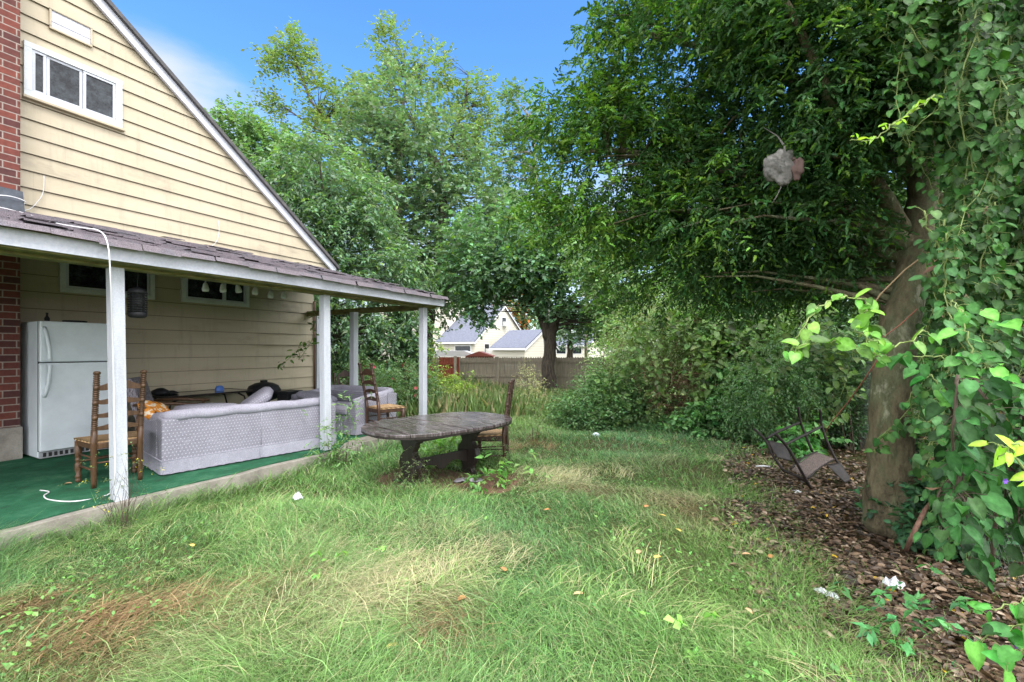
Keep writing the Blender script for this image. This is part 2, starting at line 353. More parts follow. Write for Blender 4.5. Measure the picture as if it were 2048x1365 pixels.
def leaf_mat(name, gloss=0.42, trans=0.30, spec=0.45, pucker=False):
    m = bpy.data.materials.new(name); m.use_nodes = True; t = m.node_tree; t.nodes.clear()
    o = t.nodes.new('ShaderNodeOutputMaterial'); a = t.nodes.new('ShaderNodeAttribute'); a.attribute_name = 'Col'
    p = t.nodes.new('ShaderNodeBsdfPrincipled'); p.inputs['Roughness'].default_value = gloss; p.inputs['Specular IOR Level'].default_value = spec
    tr = t.nodes.new('ShaderNodeBsdfTranslucent'); mx = t.nodes.new('ShaderNodeMixShader'); mx.inputs[0].default_value = trans
    g = t.nodes.new('ShaderNodeMixRGB'); g.blend_type = 'MULTIPLY'; g.inputs[0].default_value = 1; g.inputs[2].default_value = (1.3, 1.5, 0.55, 1)
    if pucker:
        nz_ = t.nodes.new('ShaderNodeTexNoise'); nz_.inputs['Scale'].default_value = 55; nz_.inputs['Detail'].default_value = 3; tcn = t.nodes.new('ShaderNodeTexCoord'); t.links.new(tcn.outputs['Object'], nz_.inputs['Vector'])
        bp = t.nodes.new('ShaderNodeBump'); bp.inputs['Strength'].default_value = 0.8; bp.inputs['Distance'].default_value = 0.006; t.links.new(nz_.outputs[0], bp.inputs['Height']); t.links.new(bp.outputs[0], p.inputs['Normal'])
        bl = t.nodes.new('ShaderNodeMixRGB'); bl.blend_type = 'OVERLAY'; bl.inputs[0].default_value = 0.75; nb = t.nodes.new('ShaderNodeTexNoise'); nb.inputs['Scale'].default_value = 38; nb.inputs['Detail'].default_value = 5; t.links.new(tcn.outputs['Object'], nb.inputs['Vector'])
        t.links.new(a.outputs['Color'], bl.inputs[1]); t.links.new(nb.outputs[0], bl.inputs[2]); src = bl.outputs[0]
    else: src = a.outputs['Color']
    t.links.new(src, p.inputs['Base Color']); t.links.new(a.outputs['Color'], g.inputs[1]); t.links.new(g.outputs[0], tr.inputs['Color'])
    t.links.new(p.outputs[0], mx.inputs[1]); t.links.new(tr.outputs[0], mx.inputs[2]); t.links.new(mx.outputs[0], o.inputs[0])
    return m
m_leaf = leaf_mat('leaf', 0.42, 0.34, 0.4, True); m_leaf_wet = leaf_mat('wet_leaf', 0.42, 0.24, 0.16, True); m_leaf_far = leaf_mat('far_leaf', 0.5, 0.32, 0.35)
m_grass = leaf_mat('grass_blade', 0.5, 0.20, 0.25); m_dead = leaf_mat('dead_leaf', 0.45, 0.08, 0.4)

# ------------------------------------------------------------------ numpy mesh
def np_mesh(name, V, quads=None, tris=None, col=None, mat=None, parent=None, smooth=False):
    me = bpy.data.meshes.new(name)
    nq = 0 if quads is None else len(quads); nt = 0 if tris is None else len(tris)
    me.vertices.add(len(V)); me.vertices.foreach_set('co', np.ascontiguousarray(V, dtype=np.float32).ravel())
    li = []; ls = []; off = 0
    if nq: li.append(np.asarray(quads).ravel()); ls.append(np.arange(nq)*4); off = nq*4
    if nt: li.append(np.asarray(tris).ravel()); ls.append(off + np.arange(nt)*3)
    li = np.concatenate(li); ls = np.concatenate(ls)
    me.loops.add(len(li)); me.loops.foreach_set('vertex_index', li.astype(np.int32))
    me.polygons.add(nq+nt); me.polygons.foreach_set('loop_start', ls.astype(np.int32))
    if smooth: me.polygons.foreach_set('use_smooth', np.ones(nq+nt, dtype=bool))
    me.update(calc_edges=True)
    if col is not None:
        ca = me.color_attributes.new('Col', 'FLOAT_COLOR', 'POINT')
        c4 = np.ones((len(V), 4), dtype=np.float32); c4[:, :3] = col; ca.data.foreach_set('color', c4.ravel())
    if mat: me.materials.append(mat)
    o = bpy.data.objects.new(name, me); COL.objects.link(o)
    if parent: o.parent = parent
    return o
def norm(a): return a / np.maximum(np.linalg.norm(a, axis=-1, keepdims=True), 1e-9)

BRI = 1.0
LEAF = {  # template: verts (along, side, up), quads, tris
 'plain': (np.array([(0,0,0),(.42,-.5,.10),(.42,.5,.10),(1,0,-.06),(.5,0,0)]), [(0,1,3,4),(0,4,3,2)], []),
 'holly': (np.array([(0,0,0),(.18,-.42,.08),(.34,-.30,.04),(.52,-.5,.10),(.68,-.27,.03),(.84,-.26,.05),(1,0,-.08),(.84,.26,.05),(.68,.27,.03),(.52,.5,.10),(.34,.30,.04),(.18,.42,.08),(.34,0,-.02),(.68,0,-.03)]),
           [(0,1,2,12),(12,2,3,4),(12,4,13,12),(13,4,5,6),(0,12,10,11),(12,13,8,9),(13,6,7,8)], [(12,9,10)]),
 'heart': (np.array([(0,0,0),(-.09,-.27,.05),(.12,-.48,.10),(.42,-.52,.11),(.70,-.38,.07),(.90,-.16,.0),(1.02,0,-.09),(.90,.16,.0),(.70,.38,.07),(.42,.52,.11),(.12,.48,.10),(-.09,.27,.05),(.3,0,-.02),(.62,0,-.03)]),
           [(0,1,2,12),(12,2,3,13),(13,3,4,5),(0,12,10,11),(12,13,9,10),(13,7,8,9)], [(13,5,6),(13,6,7)]),
}
LEAF['holly'] = (LEAF['holly'][0], [(0,1,2,12),(13,4,5,6),(0,12,10,11),(12,13,8,9),(13,6,7,8)], [(12,2,3),(12,3,4),(12,4,13),(12,9,10)])
def leaves(name, Pn, D, U, L, W, col, mat, parent=None, shape='plain', smooth=False):
    T, q, t = LEAF[shape]; N = len(Pn); k = len(T)
    D = norm(D); S = norm(np.cross(D, U)); Up = np.cross(S, D)
    L = np.broadcast_to(L, (N,)); W = np.broadcast_to(W, (N,))
    cu = (0.2 + 2.2*np.random.default_rng(N).random(N))[:, None, None]*(1 if shape != 'plain' else 0.8)
    V = (Pn[:, None, :] + T[None, :, 0, None] * (D*L[:, None])[:, None, :] + T[None, :, 1, None] * (S*W[:, None])[:, None, :] + cu * T[None, :, 2, None] * (Up*L[:, None])[:, None, :])
    base = (np.arange(N)*k)[:, None, None]
    Q = (np.array(q)[None] + base).reshape(-1, 4) if q else None
    Tt = (np.array(t)[None] + base).reshape(-1, 3) if t else None
    C = np.repeat(np.clip(col, 0, 1), k, axis=0)
    if shape == 'heart':
        C = C.reshape(N, k, 3); C[:, [0, 12, 13]] = np.clip(C[:, [0, 12, 13]]*1.45, 0, 1); C = C.reshape(-1, 3)
    return np_mesh(name, V.reshape(-1, 3), Q, Tt, C, mat, parent, smooth)
def leaf_cols(N, base, var=0.25, alt=None, altp=0.0, rng=RNG):
    base = tuple(min(1, x*BRI + (0.003 if BRI < 1.1 else 0.012)) for x in base)
    b = np.array(base)[None] * (1 + var*rng.normal(size=(N, 1))) * (1 + 0.10*rng.normal(size=(N, 3)))
    if alt is not None:
        mk = rng.random(N) < altp; b[mk] = np.array(alt) * (1 + 0.15*rng.normal(size=(mk.sum(), 1)))
    return np.clip(b, 0.004, 1)
def rnd(n): return norm(RNG.normal(size=(n, 3)))
def sprays(centers, outw, tw, lv, tlen, droop, spread=0.9, crad=0.1, cval=None):
    """twigs round each centre, leaves alternating along every twig -> P, D, U, twig index"""
    N = len(centers); T = N*tw
    st = np.repeat(centers, tw, 0) + RNG.normal(size=(T, 3))*crad
    d = norm(np.repeat(outw, tw, 0)*0.8 + RNG.normal(size=(T, 3))*spread*0.6 + np.array([0, 0, -droop*0.5]))
    sd = norm(np.cross(d, rnd(T)*0.4 + np.array([0, 0, 1.0])))
    tl = tlen * (0.6 + 0.7*RNG.random(T))
    k = (np.arange(lv)+0.6)/lv
    pos = st[:, None] + d[:, None]*(k[None, :, None]*tl[:, None, None]); pos[:, :, 2] -= droop*0.5*(k**2)[None]*tl[:, None]
    sg = np.where(np.arange(lv) % 2 == 0, 1.0, -1.0)
    D = d[:, None]*0.55 + sd[:, None]*sg[None, :, None]*0.8 + RNG.normal(size=(T, lv, 3))*0.28 + np.array([0, 0, -droop*0.55])
    U = np.array([0, 0, 1.0]) + RNG.normal(size=(T, lv, 3))*0.42
    return pos.reshape(-1, 3), D.reshape(-1, 3), U.reshape(-1, 3), np.repeat(np.arange(T), lv)
def lobe_pts(lobes, dens=1.0, shell=0.45, gaps=0.0, gs=1.0):
    """lobes: (centre, (rx,ry,rz), n) -> cluster centres and outward directions"""
    C = []; O = []
    for c, r, n in lobes:
        n = int(n*dens); d = rnd(n); rr = (shell + (1-shell)*RNG.random(n)**0.6)
        p = d*np.array(r)*rr[:, None]*(1+0.12*RNG.normal(size=(n, 1))) + np.array(c)
        if gaps:
            keep = np.array([mnoise.noise(Vector(q)*gs) > -0.45+gaps for q in p]); p = p[keep]; d = d[keep]
        C.append(p); O.append(norm(d + np.array([0, 0, 0.15])))
    return np.concatenate(C), np.concatenate(O)
FULL = 1.0
def px_lobes(lst, zs=1.0):
    out = []
    for px, py, Z, rx, ry, n in lst:
        n = int(n*FULL)
        c = P(px, py, Z); out.append((tuple(c), (rx/F*Z, rx/F*Z*zs, ry/F*Z), n))
    return out
def branch_tubes(mb, nodes, centers, every, r0, r1, sag=0.0, sides=5, maxn=260):
    idx = list(range(0, len(centers), every))[:maxn]
    for i in idx:
        c = Vector(centers[i]); best = min(nodes, key=lambda q: (q[0]-c).length + (3.0 if q[0].z > c.z else 0))
        a = best[0]; L = (c-a).length; mid = a.lerp(c, 0.5) + Vector((random.uniform(-1,1), random.uniform(-1,1), random.uniform(0.2,1.0)))*L*0.10
        q1 = a.lerp(mid, 0.5) + Vector((0,0,0.03*L)); q2 = mid.lerp(c, 0.5) + Vector((0,0,0.03*L - sag*L))
        rr = min(best[1]*0.6, r0*(0.35+0.25*L))
        mb.tube([a, q1, mid, q2, c], [rr, rr*0.75, rr*0.5, rr*0.32, r1], sides, False)
def trunk_nodes(pts, rs, n=5):
    out = []
    for i in range(len(pts)-1):
        for k in range(n):
            t = k/n; out.append((Vector(pts[i]).lerp(Vector(pts[i+1]), t), rs[i]*(1-t)+rs[i+1]*t))
    out.append((Vector(pts[-1]), rs[-1])); return out
def wob_tube(mb, pts, rs, sides=12, sub=5, w=0.06):
    q = trunk_nodes(pts, rs, sub); P2 = []; 
    for i, (p, r) in enumerate(q):
        P2.append(p + Vector((mnoise.noise(p*1.3+Vector((9,0,0))), mnoise.noise(p*1.3+Vector((0,7,0))), 0))*w*r*6*(0 if i == 0 else 1))
    b = len(mb.v); mb.tube(P2, [r for _, r in q], sides)
    for i in range(b, len(mb.v)):
        v = mb.v[i]; k = (i-b)//sides
        if k < len(P2): mb.v[i] = v + (v-P2[k])*mnoise.noise(v*5)*0.22
def tree(name, label, cat,  trunk, rs, lobes, leaf, base, tw=3, lv=7, tlen=0.5, droop=0.4, crad=0.2, mat=None, bark=None, shape='plain', alt=None, altp=0, var=0.25,
         every=4, br=0.06, gaps=0.0, gs=0.7, shell=0.45, extra=None, group=None, spread=0.9, altf=None, sides=12):
    o = empty(name, trunk[0], 0, label, cat, group); inv = -Vector(trunk[0])
    C, O = lobe_pts(lobes, 1, shell, gaps, gs)
    mb = MB(); wob_tube(mb, trunk, rs, sides)
    nodes = trunk_nodes(trunk, rs)[3:]
    for pts, r in (extra or []):
        wob_tube(mb, pts, r, 8); nodes += trunk_nodes(pts, r)
    branch_tubes(mb, nodes, C, every, br, 0.006)
    mb.v = [v + inv for v in mb.v]
    mb.build('trunk', bark or m_bark2, o, True)
    pos, D, U, ti = sprays(C, O, tw, lv, tlen, droop, spread, crad)
    N = len(pos); tv = 1 + 0.16*RNG.normal(size=ti.max()+1)
    col = leaf_cols(N, base, var*0.6, alt, altp)*np.clip(tv[ti], 0.5, 1.6)[:, None]
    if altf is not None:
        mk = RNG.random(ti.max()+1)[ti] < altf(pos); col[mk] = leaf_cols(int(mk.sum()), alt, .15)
    Ls = leaf[0]*(0.7+0.5*RNG.random(N))
    leaves('crown', pos + np.array(inv), D, U, Ls, Ls*leaf[1], col, mat or m_leaf_far, o, shape)
    return o

# ================================================================== GROUND
def sines(seed, n, f0, f1):
    r = np.random.default_rng(seed); a = r.random(n)*2*pi; f = np.exp(r.uniform(np.log(f0), np.log(f1), n)); ph = r.random(n)*2*pi
    def g(x, y):
        s = 0
        for i in range(n): s = s + np.sin((x*cos(a[i]) + y*sin(a[i]))*f[i] + ph[i])
        return s/sqrt(n/2)
    return g
nA = sines(1, 9, 0.6, 2.5); nB = sines(2, 10, 2, 8); nC = sines(3, 9, 0.3, 1.2); nD = sines(4, 10, 1.0, 4.0); nE = sines(5, 8, 5, 16)
_LY = np.array([-5, 1.2, 2.07, 2.34, 3.07, 4.06, 5.3, 7.3, 9, 14, 40]); _LX = np.array([1.3, 1.45, 1.62, 1.74, 1.95, 2.25, 2.95, 3.6, 4.2, 7.5, 20])
def litter_edge(y): return np.interp(y, _LY, _LX)
def gz(x, y):
    z = 0.020*nB(x, y) + 0.03*nA(x, y)
    s = x*ST + y*CT; D = y*ST - x*CT
    fade = np.clip((4.85 - D)/0.8, 0, 1)
    return z*fade
def grid(x0, x1, nx, y0, y1, ny):
    xs = np.linspace(x0, x1, nx); ys = np.linspace(y0, y1, ny); X, Y = np.meshgrid(xs, ys); Z = gz(X, Y)
    V = np.stack([X, Y, Z], -1).reshape(-1, 3); i = np.arange(nx*ny).reshape(ny, nx)
    Q = np.stack([i[:-1,:-1], i[:-1,1:], i[1:,1:], i[1:,:-1]], -1).reshape(-1, 4); return V, Q
# one ground sheet: fine in the middle, stretched to the horizon
def warp(t, near, far): return np.sign(t)*(np.abs(t)*near + (np.abs(t)**7)*far)
t = np.linspace(-1, 1, 181); xs = warp(t, 14, 260); ys = warp(t, 16, 300) + 4
X, Y = np.meshgrid(xs, ys); Zg = gz(X, Y); V = np.stack([X, Y, Zg], -1).reshape(-1, 3); i = np.arange(181*181).reshape(181, 181)
Q = np.stack([i[:-1,:-1], i[:-1,1:], i[1:,1:], i[1:,:-1]], -1).reshape(-1, 4)
M = Mat('ground_earth', (0.1,0.08,0.05), 0.95, 0.1)
_n = M.noise(1.2, 9, 0.7); _g = M.noise(40, 5, 0.7)
M.base(M.mix(0.6, M.ramp(_n, [(0.3,(0.045,0.06,0.02)),(0.5,(0.08,0.085,0.035)),(0.7,(0.11,0.085,0.05))]), M.ramp(_g, [(0.3,(0.1,0.1,0.1)),(0.7,(0.9,0.9,0.9))]), 'OVERLAY')); M.bump(_g, 0.8, 0.02)
o = np_mesh('ground', V, Q, None, None, M.m, None, True); tag(o, kind='structure')

def in_slab(x, y, m=0.0):
    s = x*ST + y*CT; D = y*ST - x*CT
    return (D > 4.93 - m) & (s < 6.55 + m)
TBL = (-0.84, 5.28)
def dryness(x, y):
    """how straw-like (1) or red-brown (2) the grass is at a point"""
    straw = np.zeros_like(x); red = np.zeros_like(x)
    for px, py, r, a in [(760,1130,0.42,1.0),(640,1100,0.3,.6),(860,1180,0.35,.9),(1120,960,0.6,.6),(1200,980,.4,.8),(1400,1060,.5,.6),(1330,1010,.5,.6),(700,1250,.3,.7),(1050,1100,.4,.5),(1000,790,2.2,.9),(960,770,2.5,.9),(1300,930,.5,.5),(350,1330,.3,.5),(1180,800,1.5,.6),(900,1260,.25,.6)]:
        g = G(px, py); ca, sa_ = (0.6, 0.8); dx_, dy_ = x-g.x, y-g.y; straw += a*np.exp(-(((dx_*ca+dy_*sa_)**2*0.5+(dx_*sa_-dy_*ca)**2*1.8)/(r*r)))
    for px, py, r, a in [(120,1260,0.3,.8),(300,1200,.2,.7),(430,1190,.22,.8),(250,1330,.22,.6),(60,1340,.3,.7),(880,1290,.16,1.1),(560,1210,.2,.7),(1070,885,.38,1.1),(880,1210,.2,.8),(1170,900,.3,.4),(1190,985,.25,.7),(1440,1040,.4,.7),(40,1220,.2,.7)]:
        g = G(px, py); red += a*np.exp(-(((x-g.x)**2+(y-g.y)**2)/(r*r)))
    return straw*(0.7+0.5*nB(x, y)), red*(0.8+0.6*nB(y, x))

# ================================================================== GRASS
def make_grass():
    K = 62000; N = int(K*5.3)
    ymin, ymax = 1.25, 17.5
    y = np.exp(RNG.uniform(np.log(ymin), np.log(ymax), int(N*1.9))); w = 1.50
    x = RNG.uniform(-1, 1, len(y))*(y*w + 0.7)
    x = np.where(RNG.random(len(y)) < 1.0, x, x)
    ok = ~in_slab(x, y, -0.02)
    e = x - litter_edge(y) + 0.14*nB(x, y) + 0.08*nE(x, y)
    ok &= (e < -0.05) | ((e < 0.35) & (RNG.random(len(y)) < 0.25)) | (RNG.random(len(y)) < 0.012)
    dt = ((x-TBL[0]-.1)**2/0.75 + (y-TBL[1]+.15)**2/0.30)
    ok &= (dt > 1) | (RNG.random(len(y)) < 0.10)
    thin = np.exp(-((x-1.0)**2+(y-4.6)**2)/0.12)+np.exp(-((x-1.9)**2+(y-3.9)**2)/0.25)*.7+np.exp(-((x-2.3)**2+(y-5.4)**2)/0.5)*.6
    ok &= RNG.random(len(y)) > thin*0.85
    x = x[ok]; y = y[ok]; n = len(x)
    straw, red = dryness(x, y)
    clump = nD(x, y)
    tall = np.clip(1.0 + 0.28*clump + 0.12*nB(x, y), 0.45, 1.7)
    h = (0.095 + 0.075*RNG.random(n))*tall
    h *= np.where(y > 9, 1.5, 1.0)*np.where(x > 0.8, 0.75, 1.0)
    h = np.where(RNG.random(n) < 0.02, h*1.9, h); sD = y*ST - x*CT; h = h*(1+0.9*np.exp(-((4.9-sD)/0.16)**2))
    ang = 2.2*nA(x*0.8, y*0.8) + 0.9*nD(y, x) + RNG.normal(size=n)*1.5
    lean = np.clip(0.95 + 0.5*straw + 0.25*RNG.normal(size=n) + 0.25*red, 0.15, 2.2)
    dx = np.cos(ang)*lean; dy = np.sin(ang)*lean
    wd = (0.0024 + 0.0022*RNG.random(n))*np.clip(y/3.2, 1, 3.6)
    fa = RNG.random(n)*pi; sx = np.cos(fa)*wd/2; sy = np.sin(fa)*wd/2
    z = gz(x, y) - 0.005
    V = np.zeros((n, 5, 3))
    def st(k, t, s):
        # blade bends over as it rises
        V[:, k, 0] = x + dx*h*t**1.7 + s*sx*(1-0.35*t); V[:, k, 1] = y + dy*h*t**1.7 + s*sy*(1-0.35*t)
        V[:, k, 2] = z + h*(t - 0.42*np.minimum(lean, 1.5)*t**2.2)
    st(0, 0, -1); st(1, 0, 1); st(2, 0.55, 1); st(3, 0.55, -1); st(4, 1.0, 0)
    g1 = np.array([0.20, 0.38, 0.095]); g2 = np.array([0.34, 0.49, 0.19]); g3 = np.array([0.14, 0.32, 0.13])
    a = np.clip(0.5 + 0.4*nC(x, y) + 0.3*RNG.normal(size=n), 0, 1)[:, None]; b = np.clip(0.3 + 0.35*nA(y, x) + 0.25*RNG.normal(size=n), 0, 1)[:, None]
    c = (g1*(1-a) + g2*a)*(1-b) + g3*b
    sf = np.clip(straw*1.0*(0.3+RNG.random(n)) - 0.12 + (RNG.random(n) < 0.12)*0.8, 0, 1)[:, None]
    c = c*(1-sf) + np.array([0.52, 0.45, 0.27])*sf
    rf = (np.clip(red, 0, 1.2) > RNG.random(n)*1.25)[:, None]*0.85
    c = c*(1-rf) + np.array([0.23, 0.145, 0.075])*rf
    c *= (0.42 + 0.9*RNG.random(n)**1.3)[:, None]
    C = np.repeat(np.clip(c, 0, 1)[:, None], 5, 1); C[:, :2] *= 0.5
    b0 = (np.arange(n)*5)[:, None]
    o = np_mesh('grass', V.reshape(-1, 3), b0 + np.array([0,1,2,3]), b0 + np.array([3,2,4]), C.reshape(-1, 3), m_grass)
    tag(o, 'long unmown wet lawn grass with straw coloured and reddish dry patches', 'grass', kind='stuff')
make_grass()
def make_tufts():
    spec = []   # (px, py, spread radius, tufts, kind, flop angle)
    for a in [(760,1150,.40,26,0,.5),(640,1120,.3,12,0,.7),(860,1170,.35,18,0,.4),(880,1290,.14,7,2,-.1),(870,1220,.25,9,1,.3),(300,1240,.35,12,2,.4),(450,1210,.22,10,2,.6),(150,1290,.4,14,2,.2),(60,1210,.25,6,2,0),(700,1250,.25,8,0,.2),(1130,970,.5,14,0,.3),(1040,900,.35,9,2,.5),(500,1080,.6,12,1,.6),(250,1100,.7,14,1,.5),(1000,1100,.7,9,1,.3),(1300,1200,.6,4,1,-.3),(420,1010,.7,12,1,.3),(1100,1300,.5,5,1,.2),(600,1330,.4,10,1,.4),(1400,900,.8,8,1,.2),(1500,1250,.5,3,1,-.5),(760,900,.4,10,0,.5),(200,1060,.5,10,1,.2)]:
        g = G(a[0], a[1]); spec.append((g.x, g.y) + a[2:])
    V = []; Cc = []
    for gx, gy, R_, nt, kind, ang in spec:
        for _ in range(nt):
            cx = gx + RNG.normal()*R_*.7; cy = gy + RNG.normal()*R_*.6; nb = int(RNG.integers(20, 64)); 
            if in_slab(np.array(cx), np.array(cy)): continue
            a = ang + RNG.normal()*.8 + RNG.normal(size=nb)*.5; L = (.13+.15*RNG.random(nb))*(1.0 if kind != 2 else .8)
            bw_ = .05+.08*RNG.random(); bx = cx + RNG.normal(size=nb)*bw_; by = cy + RNG.normal(size=nb)*bw_; bz = gz(bx, by)
            lift = .35+.4*RNG.random(nb); wd = .0011+.0011*RNG.random(nb); v = np.zeros((nb, 7, 3)); ca, sa2 = np.cos(a), np.sin(a)
            for k, t in enumerate((0, .4, .75, 1.0)):
                h = bz + L*lift*(t*1.5 - 1.15*t*t) + .02 + .02*RNG.random(nb)*t; xx = bx + ca*L*t; yy = by + sa2*L*t
                if k < 3:
                    v[:, 2*k] = np.stack([xx - sa2*wd*(1-.4*t), yy + ca*wd*(1-.4*t), h], -1); v[:, 2*k+1] = np.stack([xx + sa2*wd*(1-.4*t), yy - ca*wd*(1-.4*t), h], -1)
                else: v[:, 6] = np.stack([xx, yy, h], -1)
            base = np.array([(0.54,0.48,0.29),(0.27,0.42,0.13),(0.27,0.17,0.09)][kind]); c = np.tile(base, (nb, 1))*(.5+.7*RNG.random((nb, 1)))
            mk = RNG.random(nb) < .25; c[mk] = np.array([(0.38,0.46,0.2),(0.56,0.50,0.28),(0.45,0.32,0.17)][kind])*(.7+.5*RNG.random((int(mk.sum()), 1)))
            V.append(v); Cc.append(c)
    V = np.concatenate(V); c = np.concatenate(Cc); n = len(V); b0 = (np.arange(n)*7)[:, None]
    Q = np.concatenate([b0 + np.array([0,1,3,2]), b0 + np.array([2,3,5,4])]); T_ = b0 + np.array([4,5,6])
    o = np_mesh('flopped_grass', V.reshape(-1, 3), Q, T_, np.repeat(c, 7, 0), m_grass); tag(o, 'long flopped tufts of straw coloured and brown grass lying over the lawn', 'grass', kind='stuff')
    # clover and small broad weeds between the blades
    N = 9000; y = np.exp(RNG.uniform(np.log(1.9), np.log(9), N)); x = RNG.uniform(-1, 1, N)*y*1.15; ok = ~in_slab(x, y, .05) & (x < litter_edge(y)+.1) & (nD(x*1.7, y*1.7) > .5); x = x[ok]; y = y[ok]; n = len(x)
    a = RNG.random(n)*2*pi; pos = np.stack([x, y, gz(x, y)+.03+.05*RNG.random(n)], -1); D = np.stack([np.cos(a), np.sin(a), .3+.3*RNG.normal(size=n)], -1); L = .018+.028*RNG.random(n)
    o = leaves('lawn_weeds', pos, D, np.array([0,0,1.0])+.4*RNG.normal(size=(n,3)), L, L*.6, leaf_cols(n, (.16,.34,.09), .25), m_leaf, None, 'plain'); tag(o, 'clover and small broad weeds mixed into the lawn', 'weeds', kind='stuff')
make_tufts()

# leaf litter
def make_litter():
    N = 46000; y = np.exp(RNG.uniform(np.log(1.5), np.log(11), N)); x = litter_edge(y) + RNG.exponential(1.0, N)*(0.6+0.25*y) - 0.22 - 0.1*np.abs(RNG.normal(size=N))
    ok = x < y*1.45 + 0.6; x = x[ok]; y = y[ok]; n = len(x)
    pos = np.stack([x, y, gz(x, y) + 0.006 + 0.030*RNG.random(n)], -1)
    a = RNG.random(n)*2*pi; D = np.stack([np.cos(a), np.sin(a), 0.18*RNG.normal(size=n)], -1); U = np.array([0,0,1.0]) + 0.38*RNG.normal(size=(n, 3))
    L = (0.026 + 0.042*RNG.random(n)**1.4); pal = np.array([(0.075,0.050,0.034),(0.13,0.083,0.052),(0.21,0.145,0.095),(0.040,0.028,0.02),(0.34,0.26,0.19)])
    k = RNG.choice(5, n, p=[.30,.27,.16,.20,.07]); c = pal[k]*(0.75+0.5*RNG.random((n,1)))
    ye = RNG.random(n) < 0.006; c[ye] = (0.62,0.40,0.03); 
    o = leaves('leaf_litter', pos, D, U, L, L*0.6, c, m_dead, None, 'heart'); tag(o, 'thick layer of wet brown fallen leaves under the big tree', 'leaf litter', kind='stuff')
    # scattered single leaves in the lawn
    pts = [(1360,1090),(1275,1142),(930,1245),(775,1335),(1165,1240),(1010,1185),(1310,1150),(1500,1130),(1090,1045),(1330,1060),(130,968),(1290,1040),(385,1110),(1490,1245),(1540,1135)]
    for i, (px, py) in enumerate(pts):
        g = G(px, py, SLAB+.01 if i == 10 else 0.0); 
        if i != 10: g.z = float(gz(np.array(g.x), np.array(g.y))) + 0.07
        p = np.array([g]); aa = random.random()*6
        col = [(0.62,0.44,0.12),(0.55,0.35,0.20),(0.45,0.20,0.08)][i % 3]
        o = leaves('fallen_leaf', p*0, np.array([[cos(aa), sin(aa), .1]]), np.array([[.2,.1,1.]]), np.array([0.055]), np.array([0.035]), np.array([col]), m_dead, None, 'heart')
        o.location = g
        where = ['in the middle of the lawn', 'on the grass left of the litter edge', 'near the front of the lawn', 'at the bottom of the photo in long grass', 'in green grass right of the dry tuft', 'beside the straw coloured patch', 'on grass by two other leaves', 'just beside the leaf litter edge', 'on pale lawn in front of the table', 'on thin dry lawn beyond the others', 'on the green carpet by the chair leg', 'on the brownish lawn patch', 'on the grass left of the white scrap', 'in the lawn at lower right', 'at the lawn edge by yellow leaves'][i]
        tag(o, ['pale yellow', 'tan', 'rusty brown'][i % 3] + ' fallen leaf ' + where, 'leaf', 'single leaves fallen on the lawn')
make_litter()

# bare dirt under the table
mb = MB(); ring = []; 
for k in range(40):
    a = 2*pi*k/40; r = 1 + 0.13*sin(3*a+1) + 0.08*sin(7*a); ring.append((TBL[0]+.1+0.95*r*cos(a), TBL[1]-.1+0.62*r*sin(a)))
vs = [(TBL[0]+.1, TBL[1]-.1, 0.03)] + [(x_, y_, float(gz(np.array(x_), np.array(y_)))+0.004) for x_, y_ in ring]
rings2 = [(TBL[0]+.1+(x_-TBL[0]-.1)*.6, TBL[1]-.1+(y_-TBL[1]+.1)*.6) for x_, y_ in ring]
vs2 = [(x_, y_, float(gz(np.array(x_), np.array(y_)))+0.012) for x_, y_ in rings2]
vs += vs2; vs[0] = (vs[0][0], vs[0][1], float(gz(np.array(vs[0][0]), np.array(vs[0][1])))+0.014)
mb.add(vs, [(1+k, 1+(k+1) % 40, 41+(k+1) % 40, 41+k) for k in range(40)] + [(41+k, 41+(k+1) % 40, 0) for k in range(40)])
m_dirt = dirty('bare_dirt', (0.16,0.085,0.055), (0.09,0.05,0.035), 7, 0.9, bump=0.8, fine=50)
tag(mb.build('dirt_patch', m_dirt.m, None, True), kind='structure')

for _k, _v in list(globals().items()):
    if isinstance(_v, Mat): globals()[_k] = _v.m

# ================================================================== PORCH SLAB
HR = HOUSE_ROT
mb = MB(); n = 34; pts = []
random.seed(3)
front = [(-3 + 9.5*k/n, -3.47 + random.uniform(-0.025, 0.03) + (0.12 if 27 < k < 31 else 0)) for k in range(n+1)]
mb.prism(front + [(6.5, 0.3), (-3, 0.3)], -0.05, SLAB-0.012, 'z')
tag(mb.build('porch_slab', m_concrete, None, False, 0.008, loc=HOUSE_LOC, rz=HR), kind='structure')
mb = MB(); cf = [(s_, y_ + 0.05 + random.uniform(0, 0.03) + (0.22 if 4.4 < s_ < 5.3 else 0)) for s_, y_ in front]
mb.prism(cf + [(6.42, 0.0), (-3, 0.0)], SLAB-0.008, SLAB, 'z')
tag(mb.build('porch_carpet', m_carpet, None, loc=HOUSE_LOC, rz=HR), kind='structure')

